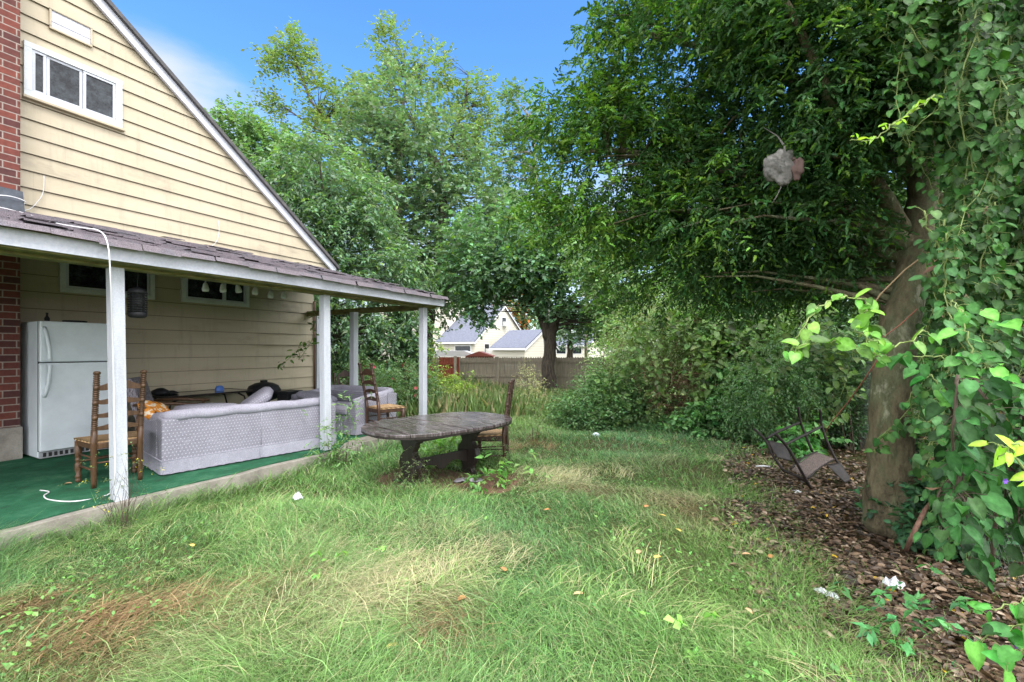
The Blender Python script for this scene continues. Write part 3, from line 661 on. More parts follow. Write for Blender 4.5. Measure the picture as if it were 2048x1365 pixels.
# ================================================================== HOUSE
house = empty('house', HOUSE_LOC, HR, 'cream clad gabled house with brick chimney and open side porch', 'house')
sa, za = HWp(180, 0); sb, zb = HWp(650, 530)
RM = (zb - za)/(sb - sa)                       # slope of the rake (negative)
def rake_z(s): return zb + RM*(s - sb)
def rake_s(z): return sb + (z - zb)/RM
S_END = 6.45; S_LEFT = -3.0
EX = 0.226; Z0 = SLAB + 0.32
ztop = rake_z(0.8)
mb = MB(); z = Z0; i = 0
while z < ztop - 0.05:
    z1 = z + EX
    lim = S_END if z < 3.0 else 6.93; b = min(lim, rake_s(z)); t_ = min(lim, rake_s(z1))
    if t_ < S_LEFT + 0.3: break
    m_ = 10
    # each board: bottom edge proud, top tucked under; slight waves
    A = [(S_LEFT + (b-S_LEFT)*k/m_, -0.030 + 0.004*mnoise.noise(Vector((k*1.7, i*3.1, 0))), z) for k in range(m_+1)]
    B = [(S_LEFT + (t_-S_LEFT)*k/m_, -0.006, z1+0.004) for k in range(m_+1)]
    Cc = [(p[0], -0.002, z+0.006) for p in A]
    mb.add(A + B + Cc, [(k, k+1, m_+1+k+1, m_+1+k) for k in range(m_)] + [(k+1, k, 2*m_+2+k, 2*m_+2+k+1) for k in range(m_)])
    z = z1; i += 1
# the dented board near the corner
zd = Z0 + EX*5
mb.add([(5.15,-0.030,zd-.01),(5.5,-0.075,zd+.0),(6.0,-0.05,zd-.01),(6.4,-0.03,zd),(5.2,-0.022,zd+.19),(5.5,-0.05,zd+.17),(6.0,-0.028,zd+.2),(6.4,-0.024,zd+.21)], [(0,1,5,4),(1,2,6,5),(2,3,7,6)])
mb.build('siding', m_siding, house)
mb = MB()      # wall core
mb.prism([(S_LEFT, Z0), (S_END, Z0), (S_END, 3.2), (6.93, 3.2), (6.93, rake_z(6.93)), (0.8, ztop), (S_LEFT, ztop)], 0.0, 0.12, 'y')
mb.prism([(0.12, Z0), (8, Z0), (8, 3.2), (0.12, 3.2)], S_END-0.12, S_END-0.01, 'x')
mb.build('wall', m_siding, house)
mb = MB(); mb.box(S_LEFT, S_END-0.03, -0.004, 0.15, 0, Z0+0.01); mb.box(S_END-0.15, S_END-0.03, 0.15, 8, 0, Z0)
mb.build('foundation', m_concrete, house)
# rake board and roof
def rk(s, dz): return (s, rake_z(s) + dz)
mb = MB(); mb.prism([rk(-1.0,-0.03), rk(6.98,-0.03), rk(6.98,0.13), rk(-1.0,0.13)], -0.10, -0.045, 'y')
mb.build('rake_board', m_fascia, house)
mb = MB(); mb.prism([rk(-1.0,0.13), rk(7.02,0.13), rk(7.02,0.20), rk(-1.0,0.20)], -0.16, 8.2, 'y')
mb.prism([rk(-1.0,0.02), rk(6.9,0.02), rk(6.9,0.128), rk(-1.0,0.128)], -0.044, 8.1, 'y')
mb.build('roof', m_darkroof, house)
# chimney
ch_s, _ = HWp(41, 300, -0.40)
mb = MB(); mb.box(-0.3, ch_s, -0.40, -0.03, SLAB+0.40, 7.4); ch = mb.build('chimney', m_brick, house, bevel=0.006)
mb = MB(); mb.box(-0.3, ch_s+0.015, -0.43, -0.02, SLAB-0.0, SLAB+0.398); mb.build('chimney_base', m_concrete, ch, bevel=0.01)
mb = MB(); fz = 3.33
mb.add([(-0.3,-0.46,3.18),(ch_s+.03,-0.46,3.18),(ch_s+.02,-0.405,3.52),(-0.3,-0.405,3.56),(ch_s+.05,-0.02,3.3),(ch_s+.02,-0.03,3.5)], [(0,1,2,3),(1,4,5,2)]); mb.build('flashing', m_tar, ch)

# windows: frame corners measured on the wall
def wrect(px0, py0, px1, py1, y=-0.03):
    s0, zt = HWp(px0, py0, y); s1, zt2 = HWp(px1, py1, y); return s0, s1, zt2, zt
def window(s0, s1, z0, z1, cas, sashes, deep=0.07):
    mb = MB(); yo = -0.03 - 0.035
    def ring(a0, a1, b0, b1, t, y0, y1):
        mb.box(a0, a1, y0, y1, b1-t, b1); mb.box(a0, a1, y0, y1, b0, b0+t); mb.box(a0, a0+t, y0, y1, b0+t, b1-t); mb.box(a1-t, a1, y0, y1, b0+t, b1-t)
    ring(s0, s1, z0, z1, cas, yo, -0.002)
    w = mb.build('window', m_winframe, house, bevel=0.004)
    i0, i1, j0, j1 = s0+cas, s1-cas, z0+cas, z1-cas
    mb = MB(); n = len(sashes)-1
    for k in range(n):
        a0 = i0 + (i1-i0)*sashes[k]; a1 = i0 + (i1-i0)*sashes[k+1]
        ring(a0+.002, a1-.002, j0+.002, j1-.002, 0.032, yo+0.012+0.012*(k % 2), -0.004)
    mb.build('sash', m_white, w, bevel=0.003)
    mb = MB(); mb.box(i0+.004, i1-.004, -0.032, -0.028, j0+.004, j1-.004); mb.build('pane', m_glass, w)
    return w
# upper window
s0, zt = HWp(46, 88, -0.03); s1, zb1 = HWp(243, 258, -0.03); _, zb0 = HWp(46, 190, -0.03); _, zt1 = HWp(243, 158, -0.03)
UW = (s0, s1, (zb0+zb1)/2, (zt+zt1)/2)
window(*UW, 0.075, [0, 0.16, 0.58, 1.0])
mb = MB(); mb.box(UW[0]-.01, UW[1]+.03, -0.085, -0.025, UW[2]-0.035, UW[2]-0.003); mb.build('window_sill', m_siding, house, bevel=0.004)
for (a, b, c, d, e, f) in [(118, 518, 308, 600, 3, 0), (362, 552, 497, 615, 3, 0)]:
    s0, _ = HWp(a, 550, -0.03); s1, _ = HWp(c, 550, -0.03); _, zb1 = HWp(c, d, -0.03)
    window(s0, s1, zb1-0.0, zb1+0.62, 0.06, [0, 0.5, 1.0] if a < 200 else [0, 0.62, 1.0])
# vent high on the gable
s0, z1_ = HWp(98, 18, -0.03); s1, z0_ = HWp(184, 97, -0.03); _, z1b = HWp(184, 55, -0.03); _, z0a = HWp(98, 55, -0.03)
vz0, vz1 = (z0_+z0a)/2, (z1_+z1b)/2
mb = MB(); t = 0.02
mb.box(s0, s1, -0.05, -0.002, vz1-t, vz1); mb.box(s0, s1, -0.05, -0.002, vz0, vz0+t); mb.box(s0, s0+t, -0.05, -0.002, vz0+t, vz1-t); mb.box(s1-t, s1, -0.05, -0.002, vz0+t, vz1-t)
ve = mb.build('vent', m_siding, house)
mb = MB(); mb.box(s0+t, s1-t, -0.036, -0.034, vz0+t, vz1-t); mb.box(s0+t, s1-t, -0.042, -0.037, (vz0*.62+vz1*.38), (vz0*.62+vz1*.38)+.012); mb.build('vent_screen', m_mesh, ve)

# ---- porch roof
YF = -(DW - 4.85)          # fascia plane
ZE, ZW = 2.47, 3.34        # roof underside-top height at eave and at wall
YP = -(DW - 5.08)          # post line
mb = MB(); m_ = 30
fb = []; ft = []
for k in range(m_+1):
    s = -3 + 9.40*k/m_; sag = 0.012*mnoise.noise(Vector((s*0.8, 3, 1)))
    fb.append((s, 2.325+sag)); ft.append((s, 2.455+sag))
mb.prism(fb + ft[::-1], YF, YF+0.025, 'y'); mb.build('fascia', m_fascia, house)
mb = MB(); mb.box(-3, 6.38, YP-0.07, YP+0.06, 2.285, 2.345); mb.box(-3, 6.38, YF+.03, YP-0.072, 2.31, 2.33)
mb.build('beam', m_beam, house, bevel=0.006)
mb = MB(); mb.box(6.27, 6.38, YP+0.062, -0.036, 2.27, 2.37); mb.build('beam', m_beam, house)
sl = (ZW-ZE)/(0-YF)
def rz_(y): return ZE + (y-YF)*sl
mb = MB(); mb.prism([(YF-0.01, rz_(YF)-0.015), (0-0.03, rz_(-0.03)-0.015), (-0.03, rz_(-0.03)+0.0), (YF-0.01, rz_(YF))], -3, 6.40, 'x')
pr = mb.build('porch_roof', m_ceiling, house)
mb = MB()
for k in range(17):
    s = -2.6 + 0.55*k; mb.prism([(YP+.062, rz_(YP+.062)-0.125), (-0.035, rz_(-0.035)-0.125), (-0.035, rz_(-0.035)-0.018), (YP+.062, rz_(YP+.062)-0.018)], s-0.02, s+0.02, 'x')
mb.build('rafters', m_ceiling, pr)
# sloping white end board
mb = MB(); mb.prism([(YF, 2.33), (-0.03, rz_(-0.03)-0.12), (-0.03, rz_(-0.03)+0.004), (YF, rz_(YF)+0.004)], 6.402, 6.43, 'x'); mb.build('end_board', m_fascia, pr)
# shingle tabs in courses, the lowest course bent over the eave
random.seed(11); mb = MB(); row = 0; y = YF - 0.05
while y < -0.12:
    s = -3 + random.uniform(-0.3, 0)
    while s < 6.46:
        w = 0.30 + random.uniform(-0.03, 0.03); e1 = min(s+w-0.004, 6.47)
        zz = rz_(y)+0.010+random.uniform(0, 0.010); up = 0.020 if random.random() < 0.93 else 0.045
        yb = y + random.uniform(-0.012, 0.012); ytop = min(y + 0.19, -0.04); zt_ = rz_(ytop)+0.006
        a = random.uniform(-0.006, 0.006)
        vs = [(s,yb,zz+up),(e1,yb+a,zz+up+a),(e1,ytop,zt_+up*.6),(s,ytop,zt_+up*.6),(s,yb,zz+up-0.016),(e1,yb+a,zz+up+a-0.016)]
        fs = [(0,1,2,3),(4,5,1,0)]
        if row == 0:
            dz = 0.045+random.uniform(0,0.018); vs += [(s,yb-0.028,zz+up-dz),(e1,yb-0.028+a,zz+up-dz+a)]; fs = [(0,1,2,3),(6,7,1,0),(4,5,7,6)]
        mb.add(vs, fs); s += w
    y += 0.135; row += 1
mb.build('shingles', m_shingle, pr)
# posts
def post(s, y, z0, z1, lean=0.0, w=0.1, mat=m_white):
    mb = MB(); h = w/2; n_ = 8
    prev = None
    for k in range(n_+1):
        z = z0 + (z1-z0)*k/n_; dx = lean*(k/n_); q = [(s-h+dx,y-h,z),(s+h+dx,y-h,z),(s+h+dx,y+h,z),(s-h+dx,y+h,z)]
        b = len(mb.v); mb.add(q, [])
        if k: mb.f += [(b-4+i, b-4+(i+1) % 4, b+(i+1) % 4, b+i) for i in range(4)]
        else: mb.f.append((b+3, b+2, b+1, b))
    mb.f.append((b, b+1, b+2, b+3))
    return mb.build('porch_post', mat, house, bevel=0.006)
p1 = post(1.86, YP-0.02, SLAB-.02, 2.29, -0.03, 0.102); p2 = post(4.10, YP, SLAB-0.01, 2.285, -0.02, 0.102)
p3 = post(6.12, YP, SLAB-0.01, 2.285, 0.0, 0.105); p4 = post(6.08, -1.66, SLAB-0.01, 2.27, 0, 0.115); p5 = post(6.56, 0.0, SLAB-0.2, 2.4, 0, 0.115)
mb = MB(); mb.tube([(S_END+0.0,-0.05,SLAB+.02),(S_END+0.0,-0.05,2.6)], 0.018, 8); mb.build('drain_pipe', wood('rusty_pipe', (0.10,0.05,0.03), (0.2,0.12,0.08)).m, house, True)

# cables
def cable(pts, r, label, name='cable', mat=m_wire, cat='cable'):
    # smooth through points
    P_ = [Vector(p) for p in pts]; out = []
    for i in range(len(P_)-1):
        a = P_[max(i-1,0)]; b = P_[i]; c = P_[i+1]; d = P_[min(i+2, len(P_)-1)]
        for k in range(6):
            t = k/6; out.append(0.5*((2*b)+(c-a)*t+(2*a-5*b+4*c-d)*t*t+(3*b-a-3*c+d)*t**3))
    out.append(P_[-1]); mb = MB(); o0 = out[0]; mb.tube([p-o0 for p in out], r, 6)
    o = mb.build(name, mat, None, True); o.location = o0; return tag(o, label, cat)
def hr(px, py, y, dz=0.0):
    s, z = HWp(px, py, y); w = H2W(s, y, z+dz); return w
cable([hr(-30,412,-0.75,.02), hr(40,428,-0.78,.02), hr(110,452,-2.2,.03), hr(160,462,-3.0,.03), hr(200,470,-3.5,.03), hr(216,492,-3.63), hr(221,560,-3.63), hr(226,700,-3.44), hr(229,850,-3.42), hr(229,960,-3.42),
       G(215,990,SLAB+.006), G(150,1003,SLAB+.006), G(100,1000,SLAB+.006), G(88,992,SLAB+.006), G(98,984,SLAB+.006), G(80,981,SLAB+.006)], 0.0055,
      'white cable running over the porch roof and down the nearest post to the carpet')
cable([hr(88,352,-0.05), hr(86,385,-0.06), hr(74,405,-0.06), hr(60,418,-0.05), hr(45,422,-0.06)], 0.004, 'thin loose wire hanging down the siding beside the chimney')
cable([hr(437,442,-0.05), hr(438,465,-0.05), hr(432,485,-0.05), hr(420,494,-0.05)], 0.004, 'short loose wire hanging in the middle of the gable siding')
cable([hr(-20,390,-0.5), hr(20,393,-0.5), hr(48,402,-0.45), hr(50,408,-0.42), hr(35,408,-0.42)], 0.006, 'loop of white cable around the base of the brick chimney')

# ================================================================== PORCH THINGS
def lantern():
    loc = P(275, 636, 4.25); o = empty('bug_zapper', loc, 0, 'black caged insect zapper lantern hanging behind the nearest porch post', 'lantern')
    mb = MB(); mb.lathe([(0,0.055),(0.012,0.07),(0.045,0.075),(0.05,0.07)], 16); mb.build('base', m_black, o, True); mb = MB(); mb.lathe([(0.23,0.07),(0.235,0.078),(0.27,0.065),(0.285,0.03),(0.29,0.012)], 16); mb.build('housing', m_black, o, True)
    mb = MB()
    for k in range(14):
        a = 2*pi*k/14; mb.tube([(0.07*cos(a),0.07*sin(a),0.04),(0.072*cos(a),0.072*sin(a),0.24)], 0.003, 4)
    for j in range(8):
        z = 0.06+0.022*j; mb.tube([(0.074*cos(2*pi*k/20),0.074*sin(2*pi*k/20),z) for k in range(21)], 0.004, 4)
    mb.build('cage', m_black, o)
    mb = MB(); mb.tube([(0,0,0.05),(0,0,0.23)], 0.055, 12); mb.build('tube', m_rubber, o, True)
    mb = MB(); mb.tube([(0,0,0.29),(0.0,0.0,0.36),(0.01,0,0.44)], 0.004, 5); mb.build('cord', m_black, o)
lantern()
m_bulb = Mat('lamp_glass', (0.5,0.52,0.5), 0.25).m
spots = [(411,578),(446,580),(477,581),(510,585),(541,592),(567,593)]
sp_lab = ['hanging in front of the small porch window, the leftmost', 'hanging in front of the porch window, second from left', 'hanging at the right edge of the porch window', 'hanging on bare siding just right of the window', 'fifth from the left under the porch ceiling', 'hanging nearest to the middle post, the rightmost']
proto = None
for i, (px, py) in enumerate(spots):
    yy = -(DW-5.85); s, z = HWp(px, py, yy); loc = H2W(s, yy, z)
    if proto is None:
        proto = empty('spotlight', loc, 0)
        mb = MB(); mb.lathe([(-0.03,0.034),(0,0.038),(0.03,0.03),(0.06,0.022),(0.075,0.01)], 12); mb.build('housing', m_winframe, proto, True)
        mb = MB(); mb.lathe([(-0.036,0.012),(-0.034,0.028),(-0.0295,0.032)], 12); mb.build('bulb', m_bulb, proto, True)
        mb = MB(); mb.tube([(0,0,0.07),(0.01,0,0.16),(0.0,0,0.30)], 0.008, 6); mb.build('stem', m_grey_plastic, proto, True)
        o = proto
    else: o = copy_tree(proto)
    o.location = loc; o.rotation_euler = (random.uniform(-.15,.15), random.uniform(-.15,.15), random.random()*3)
    tag(o, 'small white spotlight ' + sp_lab[i], 'spotlight', 'spotlights under the porch ceiling')

# fridge (house frame, front faces -y)
def fridge():
    s0, s1, yb, yf, h = 2.03, 2.79, -0.12, -0.70, 1.70
    o = empty('refrigerator', H2W((s0+s1)/2, (yb+yf)/2, SLAB), HR, 'white two door refrigerator standing against the wall beside the brick chimney', 'refrigerator')
    w = (s1-s0)/2; d = (yb-yf)/2
    mb = MB(); mb.box(-w, w, -d, d, 0.02, h); mb.build('cabinet', m_fridge, o, bevel=0.008)
    mb = MB(); mb.box(-w, w, -d-0.012, -d-0.0005, 0.10, h-0.004); mb.build('gasket', m_rubber, o)
    zs = h - (723-640)/278*1.7
    mb = MB(); mb.box(-w, w, -d-0.08, -d-0.013, zs+0.006, h+0.003); f1 = mb.build('freezer_door', m_fridge, o, bevel=0.014, seg=3)
    mb = MB(); mb.box(-w, w, -d-0.08, -d-0.013, 0.105, zs-0.006); f2 = mb.build('fridge_door', m_fridge, o, bevel=0.014, seg=3)
    for f, (z0, z1, sgn) in ((f1, (zs+0.02, h-0.07, 1)), (f2, (zs-0.02, zs-0.42, -1))):
        mb = MB(); pts = []; 
        for k in range(9):
            t = k/8; z = z0+(z1-z0)*t; q = cos(t*pi/2)**0.8 if t < 1 else 0; pts.append((-w+0.035+0.035*q, -d-0.083-0.065*q, z))
        for k in range(8):
            a, b = pts[k], pts[k+1]
        mb.tube(pts, [0.020]*9, 8); mb.build('handle', m_fridge, f, True)
    mb = MB(); mb.box(-w+.01, w-.01, -d-0.03, -d-0.001, 0.015, 0.095)
    mb.build('kick_grille', m_grey_plastic, o)
    mb = MB()
    for k in range(14): mb.box(-w+.04+k*.05, -w+.07+k*.05, -d-0.0325, -d-0.0295, 0.03, 0.08)
    mb.build('grille_slots', m_rubber, o)
    b = empty('bottle', H2W(s0+0.18, -0.35, SLAB+h+0.001), 0, 'dark bottle standing on top of the refrigerator', 'bottle')
    mb = MB(); mb.lathe([(0,0.026),(0.06,0.027),(0.085,0.012),(0.11,0.011)], 12); mb.build('glass', m_black, b, True)
    mb = MB(); mb.lathe([(0.111,0.013),(0.13,0.013)], 10); mb.build('cap', m_rubber, b)
    mb = MB(); mb.lathe([(0,0.10),(0.015,0.12),(0.035,0.125),(0.038,0.11),(0.02,0.10)], 18); t = mb.build('tray', m_black, None, True); t.location = H2W(s0+0.45, -0.35, SLAB+h+0.004); tag(t, 'flat black round tray lying on top of the refrigerator', 'tray')
fridge()

# ladder-back chair, faces +y, origin between the feet
def ladder_chair(mat, label, group='ladder-back dining chairs'):
    o = empty('dining_chair', (0,0,0), 0, label, 'chair', group)
    bw, fw, dp, sh, H = 0.178, 0.225, 0.40, 0.45, 1.14
    lean = lambda z: (0, -0.20*max(0, z-0.48) )
    for s in (-1, 1):
        prof = [(0,0.020),(0.05,0.022),(0.42,0.026),(0.56,0.026)]
        z = 0.56
        for seg in range(4):
            for r in range(5):
                prof += [(z,0.017),(z+0.005,0.026),(z+0.015,0.026),(z+0.020,0.017)]; z += 0.0205
            prof += [(z,0.024),(z+0.045,0.025)] if seg < 3 else [(z,0.016),(z+0.008,0.026),(z+0.022,0.03),(z+0.035,0.024),(z+0.04,0.008)]
            z += 0.045
        mb = MB(); mb.lathe(prof, 10, (s*bw, -dp/2, 0), lean); mb.build('back_post', mat, o, True)
        mb = MB(); pf = [(0,0.018),(0.01,0.024),(0.03,0.026),(0.04,0.018),(0.05,0.026),(0.07,0.026),(0.08,0.018),(0.14,0.03),(0.19,0.028),(0.21,0.018),(0.22,0.027),(0.24,0.027),(0.25,0.018),(0.26,0.027),(0.28,0.027),(0.30,0.028),(0.42,0.028)]
        mb.lathe(pf, 10, (s*fw, dp/2, 0)); mb.build('leg', mat, o, True)
        mb = MB(); mb.tube([(s*bw, -dp/2, 0.17), (s*fw, dp/2, 0.17)], 0.010, 6); mb.build('stretcher', mat, o, True); mb = MB(); mb.tube([(s*bw, -dp/2, 0.29), (s*fw, dp/2, 0.29)], 0.009, 6); mb.build('stretcher', mat, o, True)
    mb = MB(); mb.tube([(-fw, dp/2, 0.21), (0, dp/2, 0.22), (fw, dp/2, 0.21)], [0.010,0.018,0.010], 8); mb.build('stretcher', mat, o, True); mb = MB(); mb.tube([(-bw, -dp/2, 0.24), (bw, -dp/2, 0.24)], 0.009, 6); mb.build('stretcher', mat, o, True)
    mb = MB(); mb.prism([(-bw-.01,-dp/2-.005),(bw+.01,-dp/2-.005),(fw+.02,dp/2+.02),(-fw-.02,dp/2+.02)], sh-0.075, sh-0.018, 'z'); mb.build('seat_frame', mat, o, bevel=0.008)
    mb = MB(); m_ = 8; vs = []
    for j in range(m_+1):
        t = j/m_; w = (bw+.022)*(1-t)+(fw+.032)*t; yy = -dp/2+0.02+(dp+0.015)*t
        for i in range(m_+1):
            u = i/m_*2-1; e = max(abs(u), abs(2*t-1)); z = sh + 0.012*(1 if e < 0.99 else 0.2) - 0.012*(1-u*u)*(1-(2*t-1)**2) - 0.01*min(abs(u+ (2*t-1)), abs(u-(2*t-1)))*0
            vs.append((u*w, yy, z))
    fs = [(j*(m_+1)+i, j*(m_+1)+i+1, (j+1)*(m_+1)+i+1, (j+1)*(m_+1)+i) for j in range(m_) for i in range(m_)]
    b = len(vs); vs += [(v[0]*0.98, v[1], sh-0.017) for v in vs]; fs += [tuple(b+q for q in f[::-1]) for f in fs]
    rim = [i for i in range(m_+1)] + [(j)*(m_+1)+m_ for j in range(1, m_+1)] + [m_*(m_+1)+i for i in range(m_-1, -1, -1)] + [j*(m_+1) for j in range(m_-1, 0, -1)]
    fs += [(rim[k], rim[(k+1) % len(rim)], rim[(k+1) % len(rim)]+b, rim[k]+b) for k in range(len(rim))]
    mb.add(vs, fs); mb.build('seat', m_rush, o, True)
    # slats: arched, following the lean
    for k, (zc, hh, pk) in enumerate([(0.575,0.045,0.03),(0.70,0.045,0.022),(0.835,0.048,0.025),(0.975,0.055,0.06)]):
        top = []; bot = []; n_ = 12
        for i in range(n_+1):
            u = -1+2*i/n_; top.append((u*(bw-0.012), zc+hh/2+pk*(cos(u*pi)*0.5+0.5))); bot.append((u*(bw-0.012), zc-hh/2+0.35*pk*(cos(u*pi)*0.5+0.5)+0.012*(abs(u)**3)))
        mb = MB(); yy = -dp/2 + lean(zc)[1]; mb.prism(bot + top[::-1], yy-0.008, yy+0.008, 'y'); mb.build('slat', mat, o, bevel=0.003)
    return o
c1 = ladder_chair(m_chairwood, 'brown ladder-back chair with rush seat behind the nearest porch post by the refrigerator')
c1.location = (-4.13, 4.60, SLAB); c1.rotation_euler = (0, 0, atan2(0.6, -0.8) - pi/2)
c2 = copy_tree(c1); 
c2.location = (-2.03, 7.08, SLAB+.0); c2.rotation_euler = (0, 0, atan2(0.73, 0.68) - pi/2)
c2['label'] = 'dark ladder-back chair with tan seat on the porch edge behind the table'
c3 = copy_tree(c1); c3.location = (-0.27, 6.06, -0.02); c3.rotation_euler = (radians(-3), 0, atan2(0.10, -1) - pi/2)
c3['label'] = 'weathered dark ladder-back chair on the grass at the right end of the table'
for c in (c2, c3):
    for k in kids(c):
        if k.name.split('.')[0] != 'seat': k.data = k.data.copy(); k.data.materials[0] = m_chairwood_dark

# ---- sofas: origin centre bottom, front +y
def rbox(mb, x0, x1, y0, y1, z0, z1): mb.box(x0, x1, y0, y1, z0, z1)
def sofa(W, label, loc, rz, cushions=2):
    o = empty('sofa', loc, rz, label, 'sofa', 'grey upholstered sofas')
    D, zr = 0.9, 0.60; h = W/2
    mb = MB(); mb.box(-h+.01, h-.01, -D/2+.01, D/2-.01, 0.06, 0.30); mb.build('base', m_sofa, o, bevel=0.02)
    mb = MB(); # back leans slightly
    mb.prism([(-D/2+0.005, 0.10), (-D/2+0.20, 0.30), (-D/2+0.22, 0.62), (-D/2-0.005, 0.60)], -h+0.0, h-0.0, 'x'); mb.build('backrest', m_sofa, o, bevel=0.015)
    for s in (-1, 1):
        x0, x1 = (h-0.20, h) if s > 0 else (-h, -h+0.20)
        mb = MB(); mb.prism([(-D/2+0.222,0.12),(D/2,0.12),(D/2,0.50),(-D/2+0.222,0.60)], min(x0,x1), max(x0,x1), 'x'); mb.build('arm', m_sofa, o, bevel=0.02)
    # rolled rail over back and arms
    mb = MB(); r = 0.062
    path = [(-h+0.07, D/2-0.02, 0.515), (-h+0.07, D/4, 0.55), (-h+0.07, -D/4, 0.60), (-h+0.09, -D/2+0.06, 0.625), (-h+0.16, -D/2+0.03, 0.63)]
    n_ = 12; path += [(-h+0.16+(W-0.32)*k/n_, -D/2+0.03, 0.63+0.006*sin(k*1.9)) for k in range(1, n_)]
    path += [(h-0.16, -D/2+0.03, 0.63), (h-0.09, -D/2+0.06, 0.625), (h-0.07, -D/4, 0.60), (h-0.07, D/4, 0.55), (h-0.07, D/2-0.02, 0.515)]
    mb.tube(path, [r*(1+0.05*sin(i*2.3)) for i in range(len(path))], 12); mb.build('rolled_rail', m_sofa_plain, o, True)
    # skirt with box pleats
    mb = MB(); zs = 0.155; loop = []
    def seg(a, b, n):
        for k in range(n): loop.append((a[0]+(b[0]-a[0])*k/n, a[1]+(b[1]-a[1])*k/n))
    A, B, Cc, Dd = (-h-.012,-D/2-.012), (h+.012,-D/2-.012), (h+.012,D/2+.012), (-h-.012,D/2+.012)
    seg(A, B, 72); seg(B, Cc, 30); seg(Cc, Dd, 72); seg(Dd, A, 30); n = len(loop); vs = []
    for i, (x, y) in enumerate(loop):
        k = 1+0.004*sin(i*2.1)+0.003*sin(i*0.7)
        pleat = 0.965 if (i in (36, 138) or i in (0, 72, 102, 174)) and True else 1.0
        if i in (36,138): pleat = 1.0; y *= 0.965
        vs += [(x*0.994, (y if i not in (36,138) else y/0.965)*0.985, zs), (x*k*pleat, y*k*pleat, 0.012+0.006*abs(sin(i*0.9)))]
    fs = [(2*i, 2*i+1, (2*i+3) % (2*n), (2*i+2) % (2*n)) for i in range(n)]
    mb.add(vs, fs); mb.build('skirt', m_sofa_plain, o)
    mb = MB(); 
    for y_ in (-D/2-0.003,): mb.tube([(-h,y_,0.16),(h,y_,0.16)], 0.006, 6)
    mb.tube([(-h-.003,-D/2,0.16),(-h-.003,D/2,0.16)], 0.006, 6); mb.tube([(h+.003,-D/2,0.16),(h+.003,D/2,0.16)], 0.006, 6); mb.tube([(0,-D/2-0.001,0.16),(0,-D/2-0.009,0.585)], 0.0035, 5)
    mb.build('piping', m_sofa_plain, o, True)
    for k in range(cushions):
        a0 = -h+0.21+(W-0.42)*k/cushions; a1 = -h+0.21+(W-0.42)*(k+1)/cushions
        mb = MB(); mb.box(a0+.004, a1-.004, -D/2+0.23, D/2+0.01, 0.302, 0.43); mb.build('seat_cushion', m_sofa, o, True, 0.04, 3)
    return o
sx = Vector((0.627, 0.779, 0)); sy = Vector((-0.779, 0.627, 0))
L1 = Vector((-3.727, 4.738, SLAB)) + sx*0.99 + sy*0.45
sofa(1.98, 'long pale lilac grey sofa turned with its dotted back to the lawn', L1, atan2(sx.y, sx.x), 2)
L2 = Vector((-2.93, 7.73, SLAB))
sofa(1.62, 'smaller grey sofa at the far end of the porch between two posts', L2, atan2(0.4756, -0.8796), 2)

def cushion(name, label, loc, rot, size, mat=m_sofa, seed=0, cat='cushion', group=None):
    n_ = 14; mb = MB(); vs = []; a, b, c = size
    for sgn in (1, -1):
        for j in range(n_+1):
            for i in range(n_+1):
                u = i/n_*2-1; v = j/n_*2-1; e = (1-abs(u)**4)*(1-abs(v)**4)
                w = 0.85+0.15*(1-abs(u*v)**1.5)
                vs.append((u*a/2*w, v*b/2*w, sgn*c/2*(0.35+0.65*e**0.5)*(1+0.10*mnoise.noise(Vector((u*2+seed, v*2, sgn))))))
    m1 = (n_+1)**2; f = [(j*(n_+1)+i, j*(n_+1)+i+1, (j+1)*(n_+1)+i+1, (j+1)*(n_+1)+i) for j in range(n_) for i in range(n_)]
    rim = [i for i in range(n_+1)] + [j*(n_+1)+n_ for j in range(1, n_+1)] + [n_*(n_+1)+i for i in range(n_-1, -1, -1)] + [j*(n_+1) for j in range(n_-1, 0, -1)]
    fs = f + [tuple(q+m1 for q in x[::-1]) for x in f] + [(rim[(k+1) % len(rim)], rim[k], rim[k]+m1, rim[(k+1) % len(rim)]+m1) for k in range(len(rim))]
    mb.add(vs, fs); o = mb.build(name, mat, None, True); o.location = loc; o.rotation_euler = rot
    return tag(o, label, cat, group)
rot0 = atan2(sx.y, sx.x)
def onsofa(x, y, z): return L1 + sx*x + sy*y + Vector((0,0,z))
cushion('loose_cushion', 'flat dotted grey cushion lying loose on top of the long sofa seat', onsofa(-0.42, 0.06, 0.60), (radians(-3), radians(2), rot0), (0.68, 0.62, 0.17), m_sofa, 1, 'cushion', 'loose sofa cushions')
cushion('loose_cushion', 'dotted grey cushion tilted up beside the flat one on the long sofa', onsofa(0.10, 0.10, 0.62), (radians(10), radians(-38), rot0-0.5), (0.62, 0.56, 0.15), m_sofa, 2, 'cushion', 'loose sofa cushions')
cushion('loose_cushion', 'grey cushion slumped in the corner of the smaller far sofa', L2 + Vector((-0.45, 0.0, 0.52)), (radians(12), radians(8), 1.2), (0.62, 0.5, 0.16), m_sofa, 3, 'cushion', 'loose sofa cushions')
cushion('orange_pillow', 'spotted orange pillow behind the rush seat chair at the left end of the sofa', onsofa(-0.90, 0.20, 0.63), (radians(40), radians(15), rot0+0.5), (0.34, 0.30, 0.12), m_orange, 4, 'pillow')

